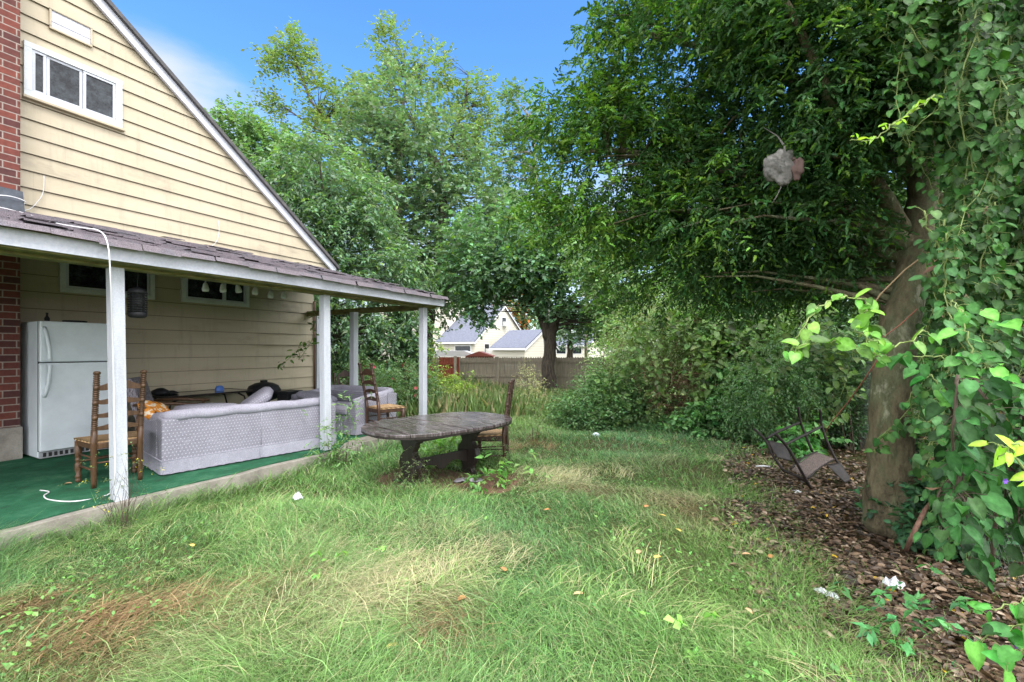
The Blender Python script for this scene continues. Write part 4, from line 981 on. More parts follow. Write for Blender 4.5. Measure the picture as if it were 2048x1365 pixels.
def armchair():
    o = empty('armchair', (-4.75, 6.25, SLAB), radians(-68), 'tweed armchair with tall slanted back and wooden arms by the wall', 'armchair')
    mb = MB(); mb.prism([(-0.34,0.34),(-0.22,0.38),(-0.40,0.98),(-0.50,0.96)], -0.25, 0.25, 'x'); mb.build('backrest', m_tweed, o, bevel=0.03, seg=3)
    mb = MB(); mb.box(-0.25, 0.25, -0.24, 0.32, 0.30, 0.44); mb.build('seat', m_tweed, o, bevel=0.03, seg=3)
    for s in (-1, 1):
        mb = MB(); mb.tube([(s*.29,-0.36,0.62),(s*.30,0.0,0.63),(s*.30,0.36,0.60)], [0.018,0.024,0.020], 8); mb.build('arm', m_chairwood, o, True)
        for yy in (-0.30, 0.28):
            mb = MB(); mb.tube([(s*.29,yy-0.05*(1 if yy < 0 else -1),0),(s*.29,yy,0.61)], 0.018, 8); mb.build('leg', m_chairwood, o, True)
armchair()

def patio_table():
    y0, y1, s0, s1, h = -0.86, -0.12, 3.30, 4.62, 0.66
    o = empty('patio_table', H2W((s0+s1)/2, (y0+y1)/2, SLAB), HR, 'black metal patio table with smoked glass top along the porch wall', 'table')
    w, d = (s1-s0)/2, (y1-y0)/2
    mb = MB(); mb.box(-w,w,-d,-d+.03,h-.03,h); mb.box(-w,w,d-.03,d,h-.03,h); mb.box(-w,-w+.03,-d+.03,d-.03,h-.03,h); mb.box(w-.03,w,-d+.03,d-.03,h-.03,h); mb.build('frame', m_blackmetal, o, bevel=0.006)
    mb = MB(); mb.box(-w+.031,w-.031,-d+.031,d-.031,h-.012,h-.004); mb.build('table_top', m_greyglass, o)
    for sx_ in (-1,1):
        for sy_ in (-1,1):
            mb = MB(); mb.tube([(sx_*(w-.02),sy_*(d-.05),0),(sx_*(w-.06),sy_*(d-.06),h*.55),(sx_*(w-.12),sy_*(d-.08),h*.85),(sx_*(w-.25),sy_*(d-.02),h-.035)], 0.014, 8); mb.build('leg', m_blackmetal, o, True)
    z = SLAB+h
    a = H2W(4.28, -0.45, z+0.001); mb = MB(); mb.lathe([(0,0.07),(0.04,0.065),(0.075,0.045),(0.08,0.03),(0.06,0.025)], 8); t = mb.build('ashtray', m_blue, None); t.location = a; tag(t, 'small blue plastic ashtray on the glass patio table', 'ashtray')
    b = empty('black_bag', H2W(3.45, -0.40, z), HR, 'crumpled black bag lying at the left end of the patio table', 'bag')
    for k, (x, y_, r, hh) in enumerate([(0,0,0.13,0.10),(0.14,0.02,0.10,0.05)]):
        mb = MB(); mb.lathe([(0.001,r*.8),(hh*.3,r),(hh*.7,r*.7),(hh,r*.3),(hh*1.05,r*.05)], 12, (x,y_,0))
        mb.v = [v + Vector((mnoise.noise(v*14), mnoise.noise(v*14+Vector((5,0,0))), 0))*0.03 for v in mb.v]; mb.build('pouch', m_black, b, True)
patio_table()
def grill():
    o = empty('charcoal_grill', H2W(4.95, -0.62, SLAB), HR, 'black lidded charcoal grill between the patio table and the sofas', 'grill')
    mb = MB(); mb.lathe([(0.42,0.10),(0.46,0.22),(0.56,0.27),(0.58,0.28)], 18); mb.build('bowl', m_black, o, True)
    mb = MB(); mb.lathe([(0.585,0.285),(0.62,0.28),(0.70,0.24),(0.75,0.14),(0.77,0.02)], 18); l = mb.build('lid', m_black, o, True)
    mb = MB(); mb.box(-.06,.06,-.02,.02,.76,.80); mb.build('lid_handle', m_black, l, bevel=0.006)
    for k in range(3):
        a = 2*pi*k/3+.4; mb = MB(); mb.tube([(0.15*cos(a),0.15*sin(a),0.45),(0.26*cos(a),0.26*sin(a),0)], 0.012, 6); mb.build('leg', m_blackmetal, o)
    b = empty('black_crate', H2W(5.10, -1.12, SLAB), HR+0.2, 'black plastic crate in front of the charcoal grill', 'crate')
    mb = MB(); mb.box(-.16,.16,-.12,.12,.30,.58); mb.build('body', m_black, b, bevel=0.02)
    mb = MB(); mb.box(-.18,.18,-.14,.14,.581,.62); mb.build('lid', m_black, b, bevel=0.01)
    mb = MB(); mb.box(-.14,.14,-.10,.10,0,.298); mb.build('base', m_black, b, bevel=0.01)
grill()

# carved chair beyond the small sofa
def carved_chair():
    g = P(690, 820, 9.0); o = empty('carved_chair', (g.x, g.y, 0.0), radians(20), 'dark carved panel-back chair behind the far sofa under the tree', 'chair')
    for s in (-1,1):
        mb = MB(); mb.tube([(s*.20,-.2,0),(s*.20,-.22,.5),(s*.20,-.27,1.10)], .02, 6); mb.build('back_post', m_chairwood_dark, o, True)
        mb = MB(); mb.tube([(s*.21,.2,0),(s*.21,.2,.45)], .02, 6); mb.build('leg', m_chairwood_dark, o, True)
    mb = MB(); mb.box(-.23,.23,-.22,.22,.45,.50); mb.build('seat', m_chairwood_dark, o, bevel=.01)
    poly = [(-.15,.66),(.15,.66),(.15,1.02),(.09,1.07),(0,1.16),(-.09,1.07),(-.15,1.02)]
    mb = MB(); hx = MB()
    mb.prism([(-.15,.66),(-.10,.66),(-.10,1.02),(-.15,1.02)],-.26,-.24,'y'); mb.prism([(.10,.66),(.15,.66),(.15,1.02),(.10,1.02)],-.26,-.24,'y'); mb.prism([(-.15,1.022),(.15,1.022),(.09,1.09),(0,1.16),(-.09,1.09)],-.26,-.24,'y'); mb.prism([(-.15,.60),(.15,.60),(.15,.658),(-.15,.658)],-.26,-.24,'y')
    for k in range(5):
        z=.70+k*.07; mb.tube([(-.10+.2*i/6,-.25,z+.03*sin(i*1.6+k)) for i in range(7)], .010, 5)
    mb.build('back_panel', m_chairwood_dark, o)
carved_chair()

# ================================================================== DINING TABLE
def dining_table():
    H = 0.72; rzt = radians(45)
    o = empty('dining_table', (TBL[0], TBL[1], -0.02), rzt, 'long oval trestle table of wet blackened wood standing on the lawn', 'table')
    A, B = 0.92, 0.62; n_ = 9
    def hw(x):
        u = min(1, abs(x)/A); return B*(1-u**3.0)**(1/2.3)
    mb = MB(); xs_ = [-A + 2*A*k/n_ for k in range(n_+1)]
    for k in range(n_):
        a0, a1 = xs_[k]+0.003, xs_[k+1]-0.003; dz = random.uniform(-0.003, 0.003); q = [a0+(a1-a0)*i/6 for i in range(7)]
        poly = [(x, -hw(x)) for x in q] + [(x, hw(x)) for x in q[::-1]]
        poly = [p for i, p in enumerate(poly) if i == 0 or (Vector(p)-Vector(poly[i-1])).length > 1e-4]
        mb.prism(poly, H-0.035, H+dz, 'z')
    mb.build('tabletop', m_table, o, bevel=0.006)
    mb = MB(); q = [-A+0.01+2*(A-0.01)*i/40 for i in range(41)]
    poly = [(x, -hw(x)*0.985) for x in q] + [(x, hw(x)*0.985) for x in q[::-1]]; poly = [p for i, p in enumerate(poly) if i == 0 or (Vector(p)-Vector(poly[i-1])).length > 1e-3]
    mb.prism(poly, H-0.052, H-0.037, 'z'); mb.build('edge_band', m_tablebase, o)
    mb = MB(); mb.box(-0.55,0.60,-0.30,-0.26,H-0.13,H-0.0525); mb.box(-0.55,0.60,0.26,0.30,H-0.13,H-0.0525); mb.box(-0.55,-0.51,-0.259,0.259,H-0.13,H-0.0525); mb.box(0.56,0.60,-0.259,0.259,H-0.13,H-0.0525); mb.build('apron', m_tablebase, o)
    prof = [(0.06,.11),(0.10,.085),(0.15,.10),(0.20,.15),(0.28,.185),(0.36,.165),(0.40,.12),(0.435,.095),(0.47,.115),(0.50,.145),(0.53,.15),(0.56,.20),(0.60,.255),(H-0.131,.28)]
    for x in (-0.42, 0.42):
        mb = MB(); mb.prism([(r, z) for z, r in prof] + [(-r, z) for z, r in prof[::-1]], x-0.035, x+0.035, 'x'); mb.build('trestle', m_tablebase, o, bevel=0.008)
        mb = MB(); mb.prism([(-.42,0),(.42,0),(.42,.03),(.30,.065),(-.30,.065),(-.42,.03)], x-0.045, x+0.045, 'x'); mb.build('foot', m_tablebase, o, bevel=0.008)
    mb = MB(); top = []; bot = []
    for i in range(17):
        u = -1+i/8; top.append((u*.384, .33)); bot.append((u*.384, .21-.03*cos(u*pi*2)-.02*(abs(u) < .2)))
    mb.prism(bot+top[::-1], -.022, .022, 'y'); mb.build('stretcher', m_tablebase, o, bevel=.005)
dining_table()

# litter things
def rag(name, label, px, py, sx_, sy_, hh, mat, cat, z=0.03, seed=0, rz=0):
    g = G(px, py); n_ = 12; mb = MB(); vs = []
    for j in range(n_+1):
        for i in range(n_+1):
            u = i/n_*2-1; v = j/n_*2-1; q = Vector((u*1.6+seed, v*1.6, seed))
            k = 1+0.25*mnoise.noise(Vector((u*2, v*2, seed+3)))
            vs.append((u*sx_*k*(1-.2*v*v), v*sy_*k*(1-.2*u*u), hh*(0.5+mnoise.noise(q*1.7)+0.5*mnoise.noise(q*4))*(1-0.7*max(abs(u),abs(v))**3)+z))
    fs = [(j*(n_+1)+i, j*(n_+1)+i+1, (j+1)*(n_+1)+i+1, (j+1)*(n_+1)+i) for j in range(n_) for i in range(n_)]
    mb.add(vs, fs); o = mb.build(name, mat, None, True); o.location = (g.x, g.y, float(gz(np.array(g.x), np.array(g.y)))); o.rotation_euler = (0,0,rz)
    s_ = o.modifiers.new('solid', 'SOLIDIFY'); s_.thickness = 0.003
    return tag(o, label, cat)
rag('wet_cloth', 'crumpled grey wet cloth on the dirt beside the table foot', 938, 968, 0.17, 0.07, 0.05, m_litter_grey, 'cloth', 0.03, 2)
rag('paper_scrap', 'crumpled white paper scrap in the grass in front of the sofa', 596, 1026, 0.045, 0.035, 0.06, m_litter_white, 'litter', 0.08, 5)
rag('plastic_wrapper', 'torn clear white wrapper at the edge of the leaf litter', 1652, 1195, 0.03, 0.075, 0.04, m_litter_white, 'litter', 0.03, 7, 0.5)
rag('plastic_wrapper', 'silvery crumpled wrapper on the brown leaves below the tree', 1785, 1165, 0.07, 0.05, 0.05, m_litter_white, 'litter', 0.03, 8, 0.2)
rag('paper_scrap', 'small pale scrap on the leaves near the overturned chair leg', 1593, 975, 0.06, 0.03, 0.03, m_litter_white, 'litter', 0.02, 9, 0.2)
g = G(1526, 941); mb = MB(); mb.tube([(-.09,0,.03),(0,.005,.034),(.09,0,.028)], [.008,.012,.006], 6); o = mb.build('plastic_strip', m_litter_white, None, True); o.location = (g.x, g.y, .02); tag(o, 'thin white plastic strip on the lawn left of the overturned chair', 'litter')
g = G(1192, 882); mb = MB(); mb.lathe([(0.001,.02),(.015,.05),(.05,.07),(.085,.05),(.10,.02),(.103,.002)], 14); o = mb.build('ball', Mat('pale_ball', (0.6,0.66,0.72), 0.35).m, None, True); o.location = (g.x, g.y, .04); tag(o, 'small pale blue ball on the lawn in front of the bushes', 'ball')

# ================================================================== OVERTURNED CHAIR
def sling_chair():
    base = G(1640, 965); o = empty('overturned_chair', base, 0, 'overturned black metal garden chair with mesh sling lying on the leaves', 'chair')
    def q(px, py, Z): return P(px, py, Z) - base
    def bar(pts, r=0.016):
        P_ = [Vector(p) for p in pts]; out = []
        for i in range(len(P_)-1):
            a = P_[max(i-1,0)]; b = P_[i]; c = P_[i+1]; d = P_[min(i+2, len(P_)-1)]
            for k in range(5):
                t = k/5; out.append(0.5*((2*b)+(c-a)*t+(2*a-5*b+4*c-d)*t*t+(3*b-a-3*c+d)*t**3))
        out.append(P_[-1]); mb = MB(); mb.tube(out, r, 8); return mb.build('frame_bar', m_blackmetal, o, True)
    Zn, Zf = 5.05, 5.75
    bar([q(1640,820,Zf), q(1643,850,Zf), q(1655,885,5.65), q(1675,925,5.5), q(1702,965,5.35)])           # far rail
    bar([q(1596,815,Zf+.15), q(1602,848,Zf+.15), q(1625,905,5.8)])                                        # rear leg
    bar([q(1551,868,Zn+.1), q(1575,895,Zn+.05), q(1600,938,Zn), q(1622,978,Zn)])                          # near rail
    bar([q(1508,858,5.5), q(1530,880,5.4), q(1545,910,5.3), q(1567,942,5.2)])                             # front leg
    bar([q(1532,878,5.4), q(1560,862,5.55), q(1598,846,5.85)])                                            # top cross bar
    bar([q(1570,890,5.1), q(1605,872,5.4), q(1642,854,5.7)])                                              # cross brace
    bar([q(1567,942,5.2), q(1590,951,5.1), q(1616,966,Zn)])
    bar([q(1581,938,5.15), q(1608,915,5.4), q(1634,904,5.6)], 0.010); bar([q(1614,958,Zn+.02), q(1640,935,5.3), q(1668,919,5.5)], 0.010)
    def sling(a, b, c, d, name, sagv, mat):
        mb = MB(); n_ = 8; vs = []
        for j in range(n_+1):
            for i in range(n_+1):
                u, v = i/n_, j/n_; p = a.lerp(b, u).lerp(d.lerp(c, u), v); p.z += sagv*sin(pi*u)*1.0; vs.append(p)
        mb.add(vs, [(j*(n_+1)+i, j*(n_+1)+i+1, (j+1)*(n_+1)+i+1, (j+1)*(n_+1)+i) for j in range(n_) for i in range(n_)])
        x = mb.build(name, mat, o, True); s_ = x.modifiers.new('solid', 'SOLIDIFY'); s_.thickness = 0.004
    ms = Mat('mesh_sling', (0.17,0.12,0.10), 0.7); ms.base(ms.ramp(ms.noise(120, 3), [(0.4,(0.04,0.03,0.027)),(0.65,(0.19,0.14,0.12))])); ms = ms.m
    sling(q(1583,940,5.13), q(1634,905,5.58), q(1668,918,5.48), q(1613,957,5.07), 'seat_sling', 0.02, ms)
    sling(q(1533,880,5.4), q(1570,889,5.45), q(1585,925,5.35), q(1552,915,5.25), 'back_sling', 0.0, m_blackmetal)
    sling(q(1652,930,5.35), q(1680,925,5.5), q(1703,962,5.35), q(1690,966,5.2), 'leg_panel', 0.0, m_blackmetal)
sling_chair()

# ================================================================== BACK FENCE
def back_fence():
    x0, x1 = (-165)/F*16.8, (230)/F*16.8; Y = 16.7; zt = 1.55-14/F*Y
    o = empty('wooden_fence', ((x0+x1)/2, Y, 0), 0, 'weathered stockade fence closing the far end of the lawn', 'fence'); xc = (x0+x1)/2
    mb = MB(); x = x0-xc
    while x < x1-xc:
        w = 0.085+random.uniform(-.006,.006); h = zt+random.uniform(-.012,.012)
        mb.prism([(x,0),(x+w,0),(x+w,h-.05),(x+w/2,h),(x,h-.05)], 0, 0.02, 'y'); x += w+0.003
    mb.build('pickets', m_fence, o)
    for z in (zt-.22, zt-.75):
        mb = MB(); mb.box(x0-xc, x1-xc, -0.045, -0.003, z, z+.08); mb.build('rail', m_fence, o)
    for px in (918, 995, 1110, 1200):
        x = (px-CX)/F*Y-xc; mb = MB(); mb.box(x-.055, x+.055, -.15, -.047, 0, zt+.0); mb.build('fence_post', m_fence, o, bevel=.01)
back_fence()
mb = MB(); Y = 16.2
for k in range(7):
    x = (878-CX)/F*Y + k*.105; mb.box(x, x+.1, 0, .025, 0.0, 1.28)
o = mb.build('board', m_redwood, None); 
rs_ = empty('red_gate', (0, Y, 0), 0, 'rust red plank gate at the left end of the back fence', 'gate'); o.parent = rs_
mb = MB(); mb.box((878-CX)/F*Y, (878-CX)/F*Y+.73, -.03, -.002, 1.0, 1.08); mb.box((878-CX)/F*Y, (878-CX)/F*Y+.73, -.03, -.002, .25, .33); mb.build('rail', m_redwood, rs_)
mb = MB(); mb.box((908-CX)/F*Y, (908-CX)/F*Y+.1, -.05, .05, 0, 1.32); mb.build('gate_post', m_fence, rs_)
# fence continues behind the bushes to the left as reddish panels
def left_panel():
    o = empty('board_fence', (P(700,700,15.5).x, 15.4, 0), radians(4), 'dark reddish board fence half hidden behind the leafy tree', 'fence')
    mb = MB()
    for k in range(58): mb.box(-3.5+k*.11, -3.5+k*.11+.1, 0, .02, 0, 1.15)
    mb.build('pickets', m_redwood, o); mb = MB(); mb.box(-3.5,2.9,-.04,-.002,.9,.98); mb.build('rail', m_redwood, o)
left_panel()

# ================================================================== NEIGHBOUR HOUSES
e_ = Vector((-0.87, 0.493, 0)); g_ = Vector((0.5, 0.866, 0))
def gable_house(name, label, px, Z, ze, L, w, zp, wins, ac=None):
    c = Vector(((px-CX)/F*Z, Z, 0)); o = empty(name, c, atan2(g_.y, g_.x), label, 'house'); 
    # local x along the gable end, local y along the eaves (away to the left)
    mb = MB(); mb.prism([(0,0),(2*w,0),(2*w,ze),(w,zp),(0,ze)], 0, L, 'y'); mb.build('walls', m_neigh, o)
    mb = MB(); k = (zp-ze)/w; t = 0.12
    mb.prism([(-.3,ze-.3*k+.02),(w,zp+.02),(w,zp+.02+t),(-.3,ze-.3*k+.02+t)], -.15, L+.1, 'y'); mb.prism([(w+.001,zp+.02),(2*w+.3,ze-.3*k+.02),(2*w+.3,ze-.3*k+.02+t),(w+.001,zp+.02+t)], -.15, L+.1, 'y'); mb.build('roof', m_neighroof, o)
    mb = MB(); mb.box(-.34,-.30,-.15,L+.1,ze-.3*k-.06,ze-.3*k+.10); mb.prism([(-.3,ze-.3*k-.12),(w,zp-.12),(w,zp+.015),(-.3,ze-.3*k+.015)], -.19, -.151, 'y'); mb.prism([(w,zp-.12),(2*w+.3,ze-.3*k-.12),(2*w+.3,ze-.3*k+.015),(w,zp+.015)], -.19, -.151, 'y'); mb.build('trim', m_trim, o)
    for (face, a, z0, ww, hh) in wins:
        mb = MB(); pb = MB(); ab = MB()
        if face == 'e':
            mb.box(-.04,-.002,a,a+ww,z0,z0+hh); pb.box(-.05,-.041,a+.1,a+ww-.1,z0+.1,z0+hh-.1)
        else:
            mb.box(a,a+ww,-.04,-.002,z0,z0+hh); pb.box(a+.08,a+ww-.08,-.05,-.041,z0+.08,z0+hh-.08)
        f_ = mb.build('window', m_trim, o); pb.build('pane', m_glass, f_)
        if face == 'g': ab.box(a+.15,a+ww-.15,-.35,-.051,z0+.05,z0+hh*.5); ab.build('air_conditioner', m_trim, f_)
    return o
h1 = gable_house('neighbour_house', 'cream neighbour house with grey roof and air conditioners behind the fence', 950, 36, 2.30, 3.8, 4.5, 5.45, [('e',0.35,1.1,1.7,.85),('g',1.3,1.2,.8,.9),('g',4.1,3.6,.8,.9)])
mb = MB(); mb.box(1.2, 9.5, 3.82, 12, 0, 5.9); mb.build('upper_storey', m_neigh, h1)
gable_house('neighbour_wing', 'lower cream garage with slate grey roof right of the neighbour house', 1050, 33.5, 1.72, 2.9, 2.83, 3.05, [])
gable_house('distant_house', 'small distant grey roofed house glimpsed right of the maple trunk', 1178, 62, 2.2, 6, 4, 4.0, [('e',1,0.9,1.6,1.0),('e',3.4,.9,1.6,1.0)])
sh = empty('garden_shed', P(958, 715, 22) - Vector((0,0,P(958,715,22).z)), 0, 'red roofed shed peeking over the back fence', 'shed')
mb = MB(); mb.box(-.65,.65,0,2,0,1.25); mb.build('walls', m_redwood, sh)
mb = MB(); mb.prism([(-.75,1.22),(.75,1.22),(0,1.47)], -.1, 2.1, 'y'); mb.build('roof', m_redroof, sh)
cn = empty('canopy', P(905, 705, 24) - Vector((0,0,P(905,705,24).z)), 0, 'low white canopy roof behind the fence left of the red shed', 'canopy')
mb = MB(); mb.prism([(-1.6,1.18),(1.5,1.18),(.6,1.5),(-1.6,1.52)], 0, 2, 'y'); mb.build('roof', m_trim, cn)
for x in (-1.5, 1.3): mb = MB(); mb.box(x,x+.08,.1,.18,0,1.18); mb.build('pole', m_trim, cn)
up = empty('utility_pole', (P(1172,700,45).x, 45, 0), 0, 'bare wooden utility pole beyond the fence right of the maple', 'pole')
mb = MB(); mb.tube([(0,0,0),(0,0,7.5)], [.16,.12], 10); mb.build('pole', m_fence, up, True); mb = MB(); mb.box(-.9,.9,-.06,.06,6.9,7.05); mb.build('crossarm', m_fence, up)

# ================================================================== TREES
def gp(px, py): 
    g = G(px, py); return g
# the big broad-leaved evergreen at right
tb = G(1795, 1052); tb.z = -0.05
trunk = [tb, Vector((3.37,3.92,0.35)), Vector((3.34,3.95,1.15)), Vector((3.47,4.0,1.85)), Vector((3.66,4.05,2.4)), Vector((3.80,4.1,2.95)), Vector((3.85,4.2,4.0)), Vector((4.0,4.4,5.6)), Vector((4.0,4.5,7.0))]
ext = [([Vector((3.62,4.05,2.5)), Vector((3.1,4.3,3.0)), Vector((2.3,4.6,3.4)), Vector((1.2,4.9,3.75)), Vector((0.5,5.1,3.8))], [0.09,0.07,0.05,0.028,0.01]),
       ([Vector((3.75,4.15,3.2)), Vector((3.0,4.5,4.2)), Vector((2.0,4.9,4.9)), Vector((1.1,5.1,5.3))], [0.09,0.06,0.035,0.012]),
       ([Vector((3.8,4.2,3.6)), Vector((4.6,4.8,4.6)), Vector((5.4,5.2,5.4))], [0.08,0.05,0.02]),
       ([Vector((3.6,4.05,2.4)), Vector((3.3,4.9,2.8)), Vector((2.8,5.8,3.1)), Vector((2.2,6.4,3.2))], [0.07,0.05,0.03,0.01]),
       ([Vector((3.66,4.1,2.6)), Vector((2.9,3.8,3.3)), Vector((2.2,3.5,4.2)), Vector((1.7,3.4,4.8))], [0.07,0.05,0.03,0.01])]
lob = [((1.15,5.0,3.55),(0.85,0.9,0.85),330), ((1.85,4.9,4.8),(0.92,1.1,1.0),300), ((1.05,4.95,4.35),(0.35,0.5,0.25),40), ((1.0,4.9,5.0),(0.22,0.4,0.2),16), ((0.55,5.1,4.2),(0.25,0.4,0.22),26), ((0.45,5.0,3.0),(0.3,0.4,0.2),34), ((2.3,4.7,3.0),(1.0,0.9,0.85),360), ((2.9,4.3,4.2),(1.2,1.1,1.2),420),
       ((3.3,5.2,2.9),(1.3,1.0,0.85),380), ((4.5,5.2,3.3),(1.3,1.2,1.3),300), ((4.6,4.7,5.2),(1.6,1.5,1.4),300), ((3.0,5.8,3.6),(1.7,0.8,1.2),380),
       ((2.8,4.6,6.0),(2.0,1.6,1.0),330), ((2.3,3.7,4.9),(0.9,0.7,0.8),160), ((2.3,6.0,2.75),(1.2,0.7,0.7),200), ((3.5,3.75,4.0),(0.9,0.35,0.75),230), ((2.7,3.75,3.9),(0.8,0.4,0.9),220), ((3.6,3.6,4.9),(1.0,0.5,0.7),160), ((2.8,4.2,2.75),(0.6,0.5,0.5),120)]
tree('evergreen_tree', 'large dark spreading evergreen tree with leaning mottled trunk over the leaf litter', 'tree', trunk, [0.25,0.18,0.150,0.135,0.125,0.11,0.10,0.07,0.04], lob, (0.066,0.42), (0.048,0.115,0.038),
     tw=5, lv=9, tlen=0.24, droop=0.55, crad=0.10, mat=m_leaf_wet, bark=m_bark, shape='holly', gaps=0.2, gs=1.5, alt=(0.12,0.24,0.035), altp=0.08, altf=lambda q: np.clip(0.62-(q[:,0]-0.6)*0.34, 0.05, .6), every=9, br=0.05, extra=ext, shell=0.35, sides=24)  # altf: lit left side of the crown put into the leaf colour

BRI = 1.5
tree('oak_tree', 'tall open crowned oak rising behind all the other trees against the blue sky', 'tree', [P(805,775,25)*1, P(800,600,25), P(795,420,25), P(800,280,25), P(812,160,25)], [.35,.28,.22,.14,.05],
     px_lobes([(590,115,25,38,45,60),(555,135,25,28,30,22),(545,215,25,26,26,22),(640,200,25,45,48,60),(700,215,25,45,35,40),(770,85,25,20,40,26),(800,130,25,32,38,36),(860,140,25,48,38,50),(925,150,25,28,38,34),(965,205,25,30,38,34),(640,290,25,80,50,80),(760,220,25,70,50,60),(900,260,25,70,60,70),(975,300,25,45,60,50),(960,400,25,60,60,40),(740,76+100,25,14,18,6)]),
     (0.23,0.5), (0.115,0.165,0.055), tw=4, lv=7, tlen=0.65, droop=0.15, crad=0.22, every=2, br=0.07, gaps=0.22, gs=0.9, shell=0.2, extra=[([P(798,400,25), P(700,300,25), P(620,200,25), P(590,120,25)], [.14,.1,.06,.02]), ([P(798,400,25), P(880,320,25), P(930,220,25), P(935,150,25)], [.14,.1,.06,.02]), ([P(700,300,25), P(620,250,25), P(555,205,25)], [.07,.05,.02])])
FULL = 1.15
tree('maple_tree', 'broad bushy maple filling the middle behind the porch roof', 'tree', [P(850,785,19), P(856,640,19), P(880,500,19), P(890,360,19), P(830,250,19)], [.3,.26,.2,.14,.05],
     px_lobes([(800,235,19,100,75,150),(730,310,19,75,75,110),(860,320,19,110,75,170),(920,420,19,100,65,150),(790,400,19,85,60,110),(880,520,19,100,60,140),(980,540,19,90,60,110),(1000,440,19,70,55,70),(800,500,19,75,60,90),(850,600,19,80,35,60),(700,390,19,50,50,50)]),
     (0.17,0.75), (0.095,0.150,0.090), tw=4, lv=8, tlen=0.55, droop=0.25, crad=0.22, every=5, br=0.05, gaps=0.10, gs=0.8, extra=[([P(900,470,19), P(830,380,19), P(790,280,19)], [.12,.08,.03]), ([P(900,500,19), P(960,440,19), P(1010,400,19)], [.12,.07,.03]), ([P(898,520,19), P(800,440,19), P(740,350,19)], [.10,.06,.03])])
tree('maple_tree', 'maple with dark forked trunk standing directly in front of the back fence', 'tree', [P(1096,786,15.6), P(1097,720,15.6), P(1102,670,15.6), P(1112,630,15.6), P(1125,560,15.6), P(1135,480,15.6)], [.27,.22,.20,.14,.11,.05],
     px_lobes([(955,545,15.6,75,45,120),(1050,540,15.6,90,42,150),(965,605,15.6,34,30,50),(1110,590,15.6,60,32,80),(1140,520,15.6,100,60,140),(1180,600,15.6,70,50,90),(1070,470,15.6,90,60,110),(972,632,15.6,18,12,12),(1210,640,15.6,50,28,45),(960,480,15.6,70,50,80)]),
     (0.15,0.8), (0.090,0.165,0.090), tw=4, lv=8, tlen=0.42, droop=0.35, crad=0.16, every=6, br=0.05, gaps=0.12, alt=(0.18,0.30,0.05), altp=0.04, extra=[([P(1100,680,15.6), P(1080,630,15.6), P(1040,570,15.6), P(1000,540,15.6)], [.2,.13,.08,.04]), ([P(1110,640,15.6), P(1150,590,15.6), P(1190,560,15.6)], [.13,.08,.04])])
tree('maple_tree', 'bright green rounded tree just above the left end of the house rake', 'tree', [P(480,760,22), P(480,500,22), P(478,360,22)], [.3,.22,.1],
     px_lobes([(470,258,22,52,36,60),(430,275,22,28,26,30),(525,300,22,60,48,80),(500,360,22,80,60,80),(580,320,22,55,50,60),(590,400,22,60,70,60)]), (0.20,0.7), (0.095,0.165,0.075), tw=4, lv=7, tlen=0.5, droop=0.2, crad=0.22, every=5, br=0.05)
tree('broadleaf_tree', 'leafy tree with drooping pointed leaves directly behind the porch', 'tree', [P(690,812,12.6), P(670,640,12.6), P(652,520,12.6), P(650,430,12.6), P(640,330,12.6)], [.13,.11,.09,.06,.02],
     px_lobes([(640,350,12.6,75,60,110),(560,360,12.6,55,55,70),(710,400,12.6,70,60,90),(620,440,12.6,90,65,110),(720,480,12.6,85,60,100),(600,510,12.6,60,50,50),(780,540,12.6,70,50,80),(700,580,12.6,90,50,90),(720,660,12.6,95,50,120),(790,690,12.6,55,70,90),(670,720,12.6,45,50,60),(825,660,12.6,22,60,40),(590,630,12.6,60,60,50)]),
     (0.155,0.42), (0.090,0.155,0.088), tw=4, lv=8, tlen=0.40, droop=0.75, crad=0.14, mat=m_leaf, every=6, br=0.04, gaps=0.05, alt=(0.20,0.33,0.06), altp=0.06)
tree('poplar_tree', 'thin pale trunked tree standing in the gap left of the evergreen', 'tree', [P(1096,780,21), P(1094,640,21), P(1074,400,21), P(1066,250,21)], [.20,.15,.10,.04],
     px_lobes([(1035,225,21,42,42,50),(1060,290,21,45,50,50),(1020,330,21,45,55,50),(1090,400,21,50,50,40),(1000,420,21,50,40,34),(1080,500,21,60,40,50)]), (0.17,0.7), (0.085,0.14,0.065), tw=4, lv=7, tlen=0.5, droop=0.2, crad=0.2, every=3, br=0.05, gaps=0.12, bark=Mat('pale_bark',(0.3,0.28,0.25),0.8).m)
tree('sycamore_tree', 'pale green tree half hidden beneath the left edge of the evergreen', 'tree', [P(1262,790,12.5), P(1265,640,12.5), P(1262,540,12.5)], [.12,.09,.04],
     px_lobes([(1240,560,12.5,70,50,90),(1190,510,12.5,55,50,60),(1320,590,12.5,80,45,90),(1270,470,12.5,80,50,70),(1400,560,12.5,80,50,70),(1240,630,12.5,55,35,50)]), (0.13,0.6), (0.12,0.20,0.075), tw=4, lv=8, tlen=0.36, droop=0.5, crad=0.14, every=6, br=0.03, gaps=0.08)
